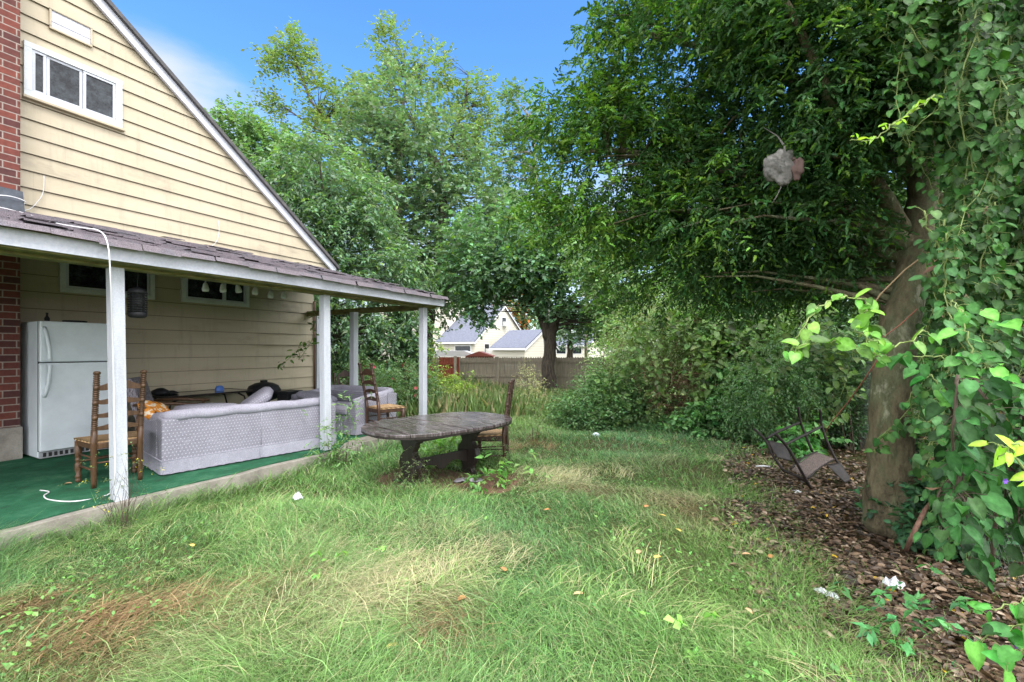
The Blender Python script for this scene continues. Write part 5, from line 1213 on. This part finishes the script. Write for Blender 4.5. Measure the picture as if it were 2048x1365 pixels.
for (px, Z, lb, lst, n) in [(1480,13.0,'dense dark tree behind the thicket right of centre',[(1430,470,100,90),(1520,560,110,90),(1440,600,90,50),(1560,640,70,50)],110),(1650,12.0,'dense dark tree behind the overturned garden chair',[(1640,480,110,110),(1700,600,110,90),(1620,690,100,70),(1740,720,90,90)],130),(1900,9.5,'dark tree at the right beyond the chain link fence',[(1850,500,150,140),(1960,640,140,120),(1900,820,150,100),(2040,500,120,180),(2100,760,120,150),(1880,330,160,120)],150)]:
    tree('background_tree', lb, 'tree', [P(px,800,Z), P(px-10,650,Z), P(px,480,Z)], [.2,.15,.07], px_lobes([(a,b,Z,c,d,n) for a,b,c,d in lst]), (0.15,0.55), (0.065,0.12,0.045), tw=4, lv=8, tlen=0.4, droop=0.4, crad=0.18, every=8, br=0.04, group='trees beyond the right hand fence')
tree('round_tree', 'rounded grey green tree beyond the fence right of the maple trunk', 'tree', [P(1140,745,40), P(1140,690,40), P(1140,660,40)], [.3,.25,.1],
     px_lobes([(1135,665,40,28,28,60),(1160,640,40,30,30,50),(1215,650,40,40,45,70),(1105,640,40,30,30,40)]), (0.30,0.7), (0.09,0.15,0.09), tw=3, lv=6, tlen=0.7, droop=0.2, crad=0.4, every=9)
tree('autumn_tree', 'small tree with a few orange leaves above the garage roof', 'tree', [P(1045,745,48), P(1045,690,48), P(1045,650,48)], [.3,.25,.1],
     px_lobes([(1040,640,48,22,16,40),(1065,620,48,40,28,60),(1020,600,48,40,20,40)]), (0.36,0.7), (0.12,0.17,0.07), tw=3, lv=6, tlen=0.7, droop=0.2, crad=0.4, every=9, alt=(0.55,0.16,0.04), altp=0.25)
for px, Z, rx, ry, lb in [(600,44,170,95,'wide far tree mass seen low through the left trees'),(820,50,140,75,'far tree low behind the middle maples'),(1330,34,150,85,'far tree low behind the thicket'),(1620,30,190,120,'far tree low behind the overturned chair'),(300,40,150,100,'far tree hidden behind the house')]:
    tree('distant_tree', lb, 'tree', [P(px,738,Z), P(px,690,Z), P(px,650,Z)], [.4,.3,.1], px_lobes([(px,660,Z,rx,ry*.6,150),(px+rx*.4,610,Z,rx*.6,ry*.5,90)]), (0.45,0.6), (0.085,0.14,0.06), tw=3, lv=7, tlen=1.0, droop=0.2, crad=0.5, every=12, group='far trees closing the view')

# ================================================================== SHRUBS
FULL = 1.0; BRI = 1.35
def shrub(name, label, px, py, Z, lobes, leaf, base, cat='shrub', stems=18, brown=0, group=None, tw=4, lv=8, tlen=.25, droop=.35, alt=None, altp=0, mat=None, crad=.1, shape='plain', sr=None, flowers=None, arch=0, spread=.9):
    b = Vector(((px-CX)/F*Z, Z, 0)); o = empty(name, b, 0, label, cat, group)
    C, O = lobe_pts(px_lobes([(a, c, Z+dz, d, e, n) for a, c, dz, d, e, n in lobes]), 1, .3); ok = C[:, 2] > 0.03; C = C[ok]; O = O[ok]
    mb = MB()
    for k in range(stems):
        c = Vector(C[(k*37) % len(C)]) - b; kk = 1 if cat == 'shrub' else .15; r0 = Vector((random.uniform(-.25,.25)*kk*max(1,abs(c.x)), random.uniform(-.2,.2)*kk, 0)); r0.x += c.x*(.45 if cat == 'shrub' else .75)
        m1 = r0.lerp(c, .5) + Vector((random.uniform(-.1,.1), random.uniform(-.1,.1), .15*c.length)); mb.tube([r0, r0.lerp(m1,.6)+Vector((0,0,.05)), m1, c], [q_*(sr or (.0012*b.y if cat == 'shrub' else .0006*b.y)) for q_ in (1,.8,.55,.25)], 5, False)
    mb.build('stems', m_twig, o)
    if brown:
        mb = MB()
        for k in range(brown):
            c = Vector(C[(k*53) % len(C)]) - b; d = Vector((random.gauss(0,1), random.gauss(0,1), random.gauss(0,.6))).normalized()*random.uniform(.2,.6)
            mb.tube([c-d*.5, c+Vector((0,0,.05)), c+d*.5-Vector((0,0,.08))], [.004,.0035,.002], 3, False)
        tag(mb.build('dead_twigs', m_twigbrown, o), kind='stuff')
    pos, D, U, ti = sprays(C, O, tw, lv, tlen, droop, spread, crad); N = len(pos)
    tv = 1+.16*RNG.normal(size=ti.max()+1); col = leaf_cols(N, base, .14, alt, altp)*np.clip(tv[ti], .5, 1.6)[:, None]; Ls = leaf[0]*(.65+.6*RNG.random(N))
    leaves('foliage', pos-np.array(b), D, U, Ls, Ls*leaf[1], col, mat or m_leaf, o, shape)
    if flowers:
        n, fc, fs = flowers; k = RNG.integers(0, len(C), n); 
        for j in k:
            q = C[j] - np.array(b); cols = np.tile(np.array(fc), (6, 1)); a = np.arange(6)*pi/3
            leaves('flower', np.tile(q + np.array([0,-.12,0.02]), (6,1)), np.stack([np.cos(a), -.5+0*a, np.sin(a)], -1), np.tile(np.array([[0,-1,.3]]), (6,1)), np.full(6, fs), np.full(6, fs*.8), cols, m_leaf, o)
    return o
GR = (0.085,0.165,0.055)
shrub('thicket_shrub', 'low dense mound of dark leaved shrub at the left end of the thicket', 1200, 870, 9.2, [(1190,820,0,70,50,260),(1240,790,.2,70,60,260),(1150,850,0,40,26,80),(1290,830,0,70,45,200)], (.07,.5), (0.085,0.165,0.06), stems=26, tw=4, tlen=.42, spread=1.4, mat=m_leaf_wet)
shrub('thicket_shrub', 'tall arching pale green shrub with fine leaves in the thicket middle', 1310, 860, 9.6, [(1290,680,0,80,60,260),(1340,640,.3,80,55,240),(1240,740,0,60,55,160),(1400,660,.4,80,60,220),(1330,740,.3,80,60,160)], (.06,.42), (0.18,0.26,0.11), stems=60, brown=600, tw=3, spread=1.4, tlen=.5, droop=.6)
shrub('thicket_shrub', 'tangle of brown twigs and sparse leaves in the thicket behind the ball', 1350, 870, 9.0, [(1330,780,0,80,60,130),(1410,760,.2,75,70,130),(1370,830,0,70,35,110)], (.06,.45), (0.15,0.21,0.08), stems=70, brown=1300, tw=2, spread=1.4, tlen=.4)
shrub('thicket_shrub', 'leafy green shrub with broad leaves at the foot of the thicket', 1420, 880, 8.3, [(1420,840,0,60,32,110),(1370,860,0,40,22,60),(1490,850,0,60,40,120),(1470,790,.2,60,50,110)], (.085,.7), (0.075,0.165,0.055), stems=22, brown=60, mat=m_leaf_wet, shape='heart')
shrub('thicket_shrub', 'ivy covered upright shrub right of the dark thin trunk', 1490, 870, 8.8, [(1480,700,.2,80,70,240),(1450,640,.3,80,50,160),(1540,680,.2,70,70,200),(1500,760,0,80,60,200)], (.085,.65), (0.12,0.20,0.08), stems=40, brown=500, tw=3, tlen=.35, spread=1.3, shape='heart')
shrub('fern_leaved_shrub', 'dark shrub with drooping ferny sprays left of the overturned chair', 1560, 850, 7.4, [(1560,770,0,80,60,240),(1610,720,.3,80,70,220),(1520,820,0,50,35,110),(1650,780,.2,70,60,160)], (.06,.35), (0.085,0.17,0.065), stems=24, tw=5, lv=10, droop=.9, tlen=.3)
shrub('fence_shrub', 'dark shrub growing between the evergreen trunk and the chair', 1710, 880, 6.8, [(1700,800,.3,60,80,200),(1690,700,.5,80,70,180),(1730,900,.2,40,50,110),(1760,760,.6,60,100,160)], (.06,.5), (0.05,0.105,0.045), stems=20)
shrub('ivy_clump', 'dark glossy ground ivy at the foot of the evergreen trunk', 1830, 1080, 3.75, [(1860,1010,0,50,60,140),(1900,1070,-.1,60,40,120),(1830,960,.35,30,80,90),(1930,980,0,50,90,160)], (.055,.7), (0.03,0.085,0.035), stems=12, mat=m_leaf_wet, tw=3, lv=7, tlen=.16, shape='heart')
shrub('rose_bush', 'flowering rose bush with pink blooms beside the corner post', 815, 830, 10.2, [(800,770,0,60,45,140),(770,800,0,45,30,80),(850,790,0,30,40,70),(720,760,.5,50,40,90)], (.055,.55), (0.085,0.155,0.06), stems=20, brown=20, flowers=(9, (0.75,0.16,0.22), .045))
shrub('tall_weed', 'tall yellow green weed with spiky flower stems in front of the red gate', 885, 790, 12.5, [(868,745,0,8,34,22),(915,768,0,30,9,26),(872,690,0,6,14,6)], (.09,.4), (0.20,0.28,0.05), 'weed', stems=14, tw=3, tlen=.3, group='weeds along the lawn')
shrub('tall_weed', 'feathery pale seeding weed near the maple trunk', 1063, 790, 11.5, [(1062,770,0,22,22,50),(1055,745,0,10,14,16)], (.04,.4), (0.34,0.34,0.19), 'weed', stems=12, tw=3, tlen=.2, group='weeds along the lawn')
shrub('tall_weed', 'single slender weed standing in the grass right of the chair', 1066, 880, 7.3, [(1066,840,0,5,38,14),(1063,810,0,8,14,8)], (.05,.3), (0.13,0.2,0.07), 'weed', stems=3, tw=2, lv=6, tlen=.12, group='weeds along the lawn')
shrub('tall_weed', 'leafy weed growing at the base of the middle porch post', 690, 905, 5.75, [(690,895,0,16,12,16),(650,880,-.05,8,40,10),(695,835,0,10,32,12),(665,908,0,16,6,12)], (.06,.35), (0.13,0.23,0.08), 'weed', stems=16, tw=2, lv=7, tlen=.14, group='weeds along the lawn')
shrub('tall_weed', 'wiry yellow flowered weed in front of the nearest porch post', 245, 1000, 3.72, [(250,950,0,16,40,16),(225,965,0,12,25,8)], (.022,.4), (0.10,0.14,0.06), 'weed', stems=22, tw=2, lv=5, tlen=.08, alt=(0.7,0.6,0.03), altp=.15, group='weeds along the lawn')
shrub('tall_weed', 'bushy weed growing against the near table trestle', 822, 985, 4.75, [(820,965,0,20,26,36),(828,935,0,14,20,14)], (.03,.35), (0.14,0.20,0.08), 'weed', stems=20, tw=2, lv=6, tlen=.08, group='weeds along the lawn')
shrub('tall_weed', 'weed growing at the back leg of the chair right of the table', 1010, 930, 5.7, [(1010,905,0,12,25,22)], (.035,.35), (0.13,0.20,0.08), 'weed', stems=12, tw=2, lv=6, tlen=.09, group='weeds along the lawn')
shrub('broadleaf_weed', 'bright broad leaved weed clump beside the grey cloth', 990, 975, 4.95, [(985,966,0,20,10,14),(1035,955,.2,26,6,12),(960,984,-.1,14,5,6)], (.10,.4), (0.13,0.28,0.07), 'weed', stems=8, tw=2, lv=5, tlen=.09, group='weeds along the lawn')
shrub('broadleaf_weed', 'dandelion like leaf rosette in the middle of the straw patch', 685, 1145, 2.95, [(685,1135,0,14,5,6)], (.06,.3), (0.15,0.33,0.06), 'weed', stems=4, tw=2, lv=5, tlen=.05, group='weeds along the lawn')
shrub('broadleaf_weed', 'green weed clump under the table behind the stretcher', 895, 905, 6.3, [(890,885,0,26,16,26)], (.10,.4), (0.15,0.28,0.07), 'weed', stems=8, tw=2, lv=5, tlen=.09, group='weeds along the lawn')
shrub('broadleaf_weed', 'leafy weed growing up through the overturned chair', 1600, 915, 6.35, [(1595,885,0,32,22,24),(1640,885,0,20,20,12)], (.13,.55), (0.09,0.24,0.07), 'weed', stems=10, tw=2, lv=5, tlen=.12, group='weeds along the lawn')
shrub('broadleaf_weed', 'small sprouting plant on the brown leaves at lower right', 1800, 1245, 2.3, [(1790,1235,0,26,14,9),(1850,1230,0,20,10,6)], (.07,.45), (0.07,0.22,0.07), 'weed', stems=5, tw=2, lv=4, tlen=.06, group='weeds along the lawn', mat=m_leaf_wet)
shrub('broadleaf_weed', 'maple seedling in the grass near the bottom of the photo', 1335, 1340, 2.15, [(1335,1320,0,20,12,5)], (.05,.9), (0.20,0.42,0.08), 'weed', stems=3, tw=2, lv=4, tlen=.05, group='weeds along the lawn')
# seeding grasses along the far lawn
def far_weeds():
    N = 26000; x = RNG.uniform(-3.2, 4.2, N); y = RNG.uniform(9.5, 16.4, N); ok = ~in_slab(x, y, .1); x = x[ok]; y = y[ok]; n = len(x)
    h = (0.15+0.30*RNG.random(n)**1.5)*np.clip(1+.4*nA(x, y), .4, 1.6); pos = np.stack([x, y, 0*x], -1)
    D = np.stack([.25*RNG.normal(size=n), .25*RNG.normal(size=n), np.ones(n)], -1)
    g = RNG.random(n) < .78; c = np.where(g[:, None], np.array([0.24,0.36,0.13]), np.array([0.62,0.54,0.33]))*(.75+.5*RNG.random((n,1)))
    o = leaves('tall_grass', pos, D, rnd(n), h, .007+0*h, c, m_grass, None); tag(o, 'tall seeding grass and weeds in front of the back fence', 'grass', kind='stuff')
far_weeds()
# thin dark trunk in the thicket, sticks
tr = [P(1372,860,9.1), P(1378,800,9.1), P(1388,740,9.2), P(1385,660,9.3), P(1395,560,9.4)]
tr[0].z = 0; tree('slender_tree', 'slender dark trunked tree inside the thicket', 'tree', tr, [.10,.09,.08,.06,.03], px_lobes([(1390,560,9.5,60,40,60),(1440,590,9.4,50,30,40)]), (.07,.5), GR, tw=3, lv=7, tlen=.25, crad=.12, every=4, br=.02)
def stick(pts, rs, label, name='stick', mat=m_stick):
    o0 = Vector(pts[0]); mb = MB(); mb.tube([Vector(p)-o0 for p in pts], rs, 8); o = mb.build(name, mat, None, True); o.location = o0; return tag(o, label, 'stick')
stick([G(1812,1100), P(1830,1060,3.35), P(1850,1020,3.4), P(1868,998,3.45)], [.016,.016,.015,.013], 'reddish peeled stick leaning beside the evergreen trunk foot')
stick([P(1838,960,3.3), P(1860,925,3.3), P(1880,880,3.35), P(1925,825,3.4)], [.010,.011,.010,.008], 'grey broken branch leaning on the fence right of the trunk', 'broken_branch')
stick([P(1650,866,5.0), P(1665,842,4.8), P(1700,800,4.4), P(1735,750,4.0), P(1762,710,3.7)], [.006,.006,.006,.006,.005], 'long thin reddish stem arching from the overturned chair to the trunk', 'bent_stem', Mat('red_stem',(0.36,0.15,0.10),.6).m)
stick([P(1728,640,3.6), P(1760,590,3.5), P(1810,540,3.45), P(1890,480,3.4), P(1960,440,3.4)], [.006,.006,.006,.006,.005], 'long tan dead stem crossing in front of the evergreen trunk', 'dry_stem', Mat('tan_stem',(0.36,0.25,0.14),.7).m)
stick([P(1720,690,3.4), P(1760,680,3.4), P(1800,650,3.35), P(1835,618,3.3)], [.004]*4, 'thin red stem curling across the middle of the evergreen trunk', 'curling_stem', Mat('red_stem2',(0.36,0.13,0.09),.6).m)

# tattered bag in the branches
def snag():
    o = empty('snagged_bag', P(1568,334,3.50), 0, 'tattered whitish plastic bag with reddish end caught in the evergreen branches', 'bag'); o.scale = (.82,.82,.82)
    for nm, mat, c, r, k in (('film', m_bag, (-.02,0,0), (.15,.035,.15), 0), ('red_patch', m_bagred, (.115,-.02,-.02), (.06,.03,.10), 5)):
        mb = MB(); n_, m_ = 24, 16; vs = []
        for j in range(m_+1):
            for i in range(n_):
                th = pi*j/m_; ph = 2*pi*i/n_; d = Vector((sin(th)*cos(ph), sin(th)*sin(ph), cos(th))); q = 1+.55*mnoise.noise(d*1.7+Vector((k,0,0)))+.10*mnoise.noise(d*5)
                vs.append((c[0]+d.x*r[0]*q, c[1]+d.y*r[1]*q, c[2]+d.z*r[2]*q))
        mb.add(vs, [(j*n_+i, j*n_+(i+1) % n_, (j+1)*n_+(i+1) % n_, (j+1)*n_+i) for j in range(m_) for i in range(n_)]); mb.build(nm, mat, o, True)
    mb = MB(); mb.tube([(-.02,0,-.12),(-.03,0,-.2),(-.06,.02,-.28),(-.10,.02,-.34)], [.012,.006,.005,.004], 5); mb.build('streamer', m_bag, o, True)
    mb = MB(); mb.tube([(0,0,.10),(.02,.02,.20),(.0,.10,.34),(-.05,.25,.5)], [.02,.012,.006,.004], 6); mb.build('tie', m_bag, o, True)
snag()

BRI = 1.0
# ================================================================== CHAIN LINK FENCE + VINES
def chainlink():
    a = Vector((2.55, 1.6, 0)); d = Vector((ST, CT, 0)); L = 8.0; H = 1.3
    o = empty('chain_link_fence', a, atan2(d.y, d.x), 'dark chain link fence buried in vines along the right side', 'fence')
    mb = MB(); p = .075; k = -H
    while k < L:
        for sgn in (1, -1):
            x0, x1 = k, k+H
            pts = [(x, (x-x0)) if sgn > 0 else (x, H-(x-x0)) for x in (x0, x1)]
            (u0, w0), (u1, w1) = pts
            if u0 < 0: w0 += (0-u0)*(1 if sgn > 0 else -1); u0 = 0
            if u1 > L: w1 -= (u1-L)*(1 if sgn > 0 else -1); u1 = L
            if u1 > u0: mb.tube([(u0, .003*sgn, w0+.05), (u1, .003*sgn, w1+.05)], .0016, 3, False)
        k += p
    mb.build('wire_mesh', m_chain, o)
    for x in (0, 2.4, 4.8, 7.2): mb = MB(); mb.tube([(x,.03,0),(x,.03,H+.1)], .025, 8); mb.build('fence_post', m_chain, o, True)
    mb = MB(); mb.tube([(0,.03,H+.06),(L,.03,H+.06)], .018, 8); mb.build('top_rail', m_chain, o, True)
chainlink()

def vine(label, paths, leaf, base, n_per_m=26, hang=.6, mat=None, alt=None, altp=0, off=.05, name='climbing_vine', stem=.005, group='vines climbing on the right', dead=0, stemmat=None, flowers=None, shape='heart'):
    """paths: lists of (px, py, depth) -> stems with leaves all along them"""
    p0 = P(*paths[0][0]); o = empty(name, p0, 0, label, 'vine', group); mb = MB(); PP = []; DD = []
    for path in paths:
        P_ = [P(*q) - p0 for q in path]; out = []
        for i in range(len(P_)-1):
            a = P_[max(i-1,0)]; b = P_[i]; c = P_[i+1]; d = P_[min(i+2, len(P_)-1)]
            for k in range(6):
                t = k/6; out.append(0.5*((2*b)+(c-a)*t+(2*a-5*b+4*c-d)*t*t+(3*b-a-3*c+d)*t**3) + Vector((random.gauss(0,.006), random.gauss(0,.006), random.gauss(0,.006))))
        out.append(P_[-1]); mb.tube(out, [stem*(1-.6*i/len(out)) for i in range(len(out))], 5)
        L = sum((out[i+1]-out[i]).length for i in range(len(out)-1)); n = max(2, int(L*n_per_m))
        for k in range(n):
            f = (k+random.random())/n*(len(out)-1); i = int(f); q = out[i].lerp(out[min(i+1, len(out)-1)], f-i); PP.append(q); dd = (out[min(i+1,len(out)-1)]-out[max(i-1,0)]).normalized(); DD.append(dd)
    Pp = np.array(PP); Dd = np.array(DD); n = len(Pp); off_d = rnd(n)*np.array([1, .8, .5]); off_d[:, 1] = -np.abs(off_d[:, 1])
    pos = Pp + off_d*off*(.4+RNG.random((n,1)))
    D = off_d*.8 + Dd*.3 + np.array([0,0,-hang]) + .3*RNG.normal(size=(n,3)); U = np.array([-.35,-.75,.75]) + .38*RNG.normal(size=(n,3))
    Ls = leaf[0]*(.45+.75*RNG.random(n)); col = leaf_cols(n, tuple(np.array(base)*np.array([1.35,1.15,.8])), .30, alt, altp)
    leaves('leaves', pos, D, U, Ls, Ls*leaf[1]*(.62+.42*RNG.random(n)), col, mat or m_leaf_wet, o, shape, False)
    for k in range(0, n, 1): mb.tube([Pp[k], (Pp[k]+pos[k])/2+np.array([0,0,.008]), pos[k]], .0016, 3, False)
    mb.build('stem', stemmat or m_vinestem, o, True)
    if dead:
        k = RNG.integers(0, n, dead); dp = Pp[k] + RNG.normal(size=(dead,3))*.05; leaves('dead_leaves', dp, rnd(dead)+np.array([0,0,-.8]), rnd(dead), .05+.04*RNG.random(dead), .03+0*RNG.random(dead), leaf_cols(dead, (.30,.19,.12), .2), m_dead, o)
    if flowers:
        for (px, py, Z) in flowers:
            q = P(px, py, Z)-p0; a = np.arange(6)*pi/3
            leaves('flower', np.tile(np.array(q), (6,1)), np.stack([np.cos(a), -.6+0*a, np.sin(a)], -1), np.tile(np.array([[0,-1,.2]]), (6,1)), np.full(6,.016), np.full(6,.014), np.tile(np.array([[.22,.10,.62]]), (6,1)), m_leaf, o)
    return o
random.seed(21)
def curtain(x0, x1, y0, y1, Z0, Z1, n, seg=5, wob=25):
    out = []
    for k in range(n):
        x = random.uniform(x0, x1); Z = random.uniform(Z0, Z1); ya = y0+random.uniform(-60, 60); yb = y1+random.uniform(-80, 60); path = []
        for i in range(seg+1): path.append((x+random.gauss(0, wob), ya+(yb-ya)*i/seg, Z+random.gauss(0, .06))); x += random.gauss(0, wob*.6)
        out.append(path)
    return out
vine('broad curtain of dark heart leaved vine hanging along the right edge', curtain(1940,2120,-60,640,2.6,3.4,34), (.062,.92), (.024,.075,.024), 62, .8, alt=(.045,.12,.03), altp=.2, off=.09, dead=14)
vine('heart leaved vine hanging from the branches in the top right corner', curtain(1820,1990,-60,330,3.0,3.5,18), (.066,.9), (.03,.09,.03), 44, .7, alt=(.07,.17,.04), altp=.2, off=.10)
vine('tangled vine with withered brown leaves beside the leaning trunk', curtain(1880,2010,440,900,2.6,3.2,26), (.060,.92), (.03,.095,.034), 52, .5, alt=(.07,.17,.06), altp=.2, off=.08, dead=50)
vine('large glossy puckered leaves at the right above the leaf litter', curtain(1900,2100,800,1090,2.0,2.6,14,3,22), (.092,.72), (.018,.068,.024), 44, .5, alt=(.04,.13,.035), altp=.22, off=.11, stem=.008, dead=6, stemmat=m_twig, flowers=[(2008,962,1.95),(2034,957,1.95),(2030,1290,1.75)], name='bindweed')
vine('dense vine wall behind the glossy leaves on the chain link fence', curtain(1880,2140,560,1120,3.3,3.9,44), (.062,.8), (.024,.075,.026), 44, .6, off=.12)
vine('ivy climbing the right side of the evergreen trunk', [[(1838,1040,3.75),(1850,960,3.75),(1862,880,3.75),(1858,800,3.8),(1880,700,3.8)],[(1845,900,3.7),(1856,780,3.75),(1885,640,3.8),(1905,540,3.8)],[(1750,905,3.68),(1760,880,3.68),(1790,845,3.7)],[(1850,700,3.75),(1880,560,3.8),(1900,450,3.9)]], (.06,.8), (.04,.115,.04), 46, .4, off=.06, alt=(.12,.3,.05), altp=.08)
vine('bright green sprig of round leaves reaching out left in front of the thicket', [[(1850,665,2.35),(1790,690,2.3),(1735,678,2.28),(1700,655,2.28)],[(1735,600,2.5),(1690,595,2.42),(1640,612,2.35),(1610,650,2.3),(1590,690,2.28),(1580,705,2.27)],[(1745,705,2.3),(1700,690,2.3),(1650,682,2.27),(1610,690,2.25),(1585,700,2.25)],[(1735,600,2.5),(1728,640,2.45),(1735,690,2.4),(1752,720,2.35)]], (.075,.85), (.085,.225,.05), 26, .35, off=.05, alt=(.22,.42,.07), altp=.25, mat=m_leaf)
vine('long horizontal bright vine crossing in front of the leaning trunk', [[(2060,790,2.1),(1995,745,2.15),(1950,722,2.2),(1900,720,2.22),(1840,712,2.25),(1790,715,2.3),(1740,712,2.35)],[(1950,722,2.2),(1935,680,2.2),(1925,630,2.22),(1905,600,2.3)],[(1925,780,2.2),(1928,740,2.2)],[(1845,740,2.4),(1880,770,2.35),(1905,800,2.3)],[(1960,620,2.3),(2000,650,2.2),(2060,640,2.1)]], (.080,.85), (.04,.145,.05), 26, .45, off=.055, alt=(.12,.33,.06), altp=.2)
vine('light green shoot with narrow young leaves hanging in front of the dark crown', [[(1835,215,2.6),(1800,240,2.6),(1775,262,2.6),(1740,282,2.6),(1700,282,2.6)],[(1870,190,2.65),(1835,215,2.6)]], (.06,.4), (.20,.38,.08), 34, .2, off=.03, alt=(.3,.45,.1), altp=.3, mat=m_leaf)
vine('young bright leaves sprouting at the right edge above the purple flowers', [[(2080,960,1.7),(2040,920,1.72),(2010,895,1.75),(1990,890,1.78)],[(2070,900,1.7),(2030,890,1.72),(1995,920,1.75)]], (.075,.6), (.22,.42,.05), 26, .3, off=.04, mat=m_leaf, name='bindweed')
vine('bright leaves hanging at the bottom right corner over the brown leaves', [[(2120,1190,1.75),(2060,1200,1.78),(2000,1215,1.8),(1940,1225,1.85)],[(2110,1262,1.7),(2050,1245,1.72),(1990,1260,1.75),(1960,1290,1.75)],[(2100,1310,1.62),(2040,1300,1.65),(2010,1330,1.65)]], (.085,.72), (.045,.19,.05), 34, .25, off=.05, alt=(.11,.30,.05), altp=.2, name='bindweed')
stick([G(1980,1185), P(1985,1100,2.7), P(1996,1000,2.65), P(2000,900,2.6), P(2010,780,2.6)], [.012,.011,.010,.009,.006], 'dark upright sapling stem rising from the litter at right', 'sapling_stem', m_twig)
vine('broad leaved creeper scrambling over the shrubs of the thicket', [[(x0_, 850, z_), (x0_+random.uniform(-40,40), 760, z_-.1), (x0_+random.uniform(-60,60), 680, z_), (x0_+random.uniform(-90,90), random.uniform(590,640), z_+.2)] for x0_, z_ in [(1250,8.8),(1290,8.7),(1330,8.8),(1380,8.5),(1420,8.3),(1450,8.2),(1490,8.2),(1530,7.6),(1570,7.1),(1610,7.0),(1640,6.9),(1230,8.9),(1660,6.7),(1350,8.6),(1510,7.9)]], (.13,.85), (.075,.15,.06), 26, .5, off=.22, alt=(.13,.22,.06), altp=.25, mat=m_leaf, group=None, name='thicket_creeper')
# sprig of vine on the house corner
vine('small leafy creeper on the siding at the house corner by the sofa', [[(598,720,8.6),(612,700,8.7),(625,680,8.75),(632,640,8.8)],[(560,735,8.2),(590,705,8.45),(615,690,8.6)],[(640,640,8.7),(628,625,8.7)]], (.10,.5), (.08,.17,.06), 34, .5, off=.10, mat=m_leaf, group=None, name='wall_creeper')
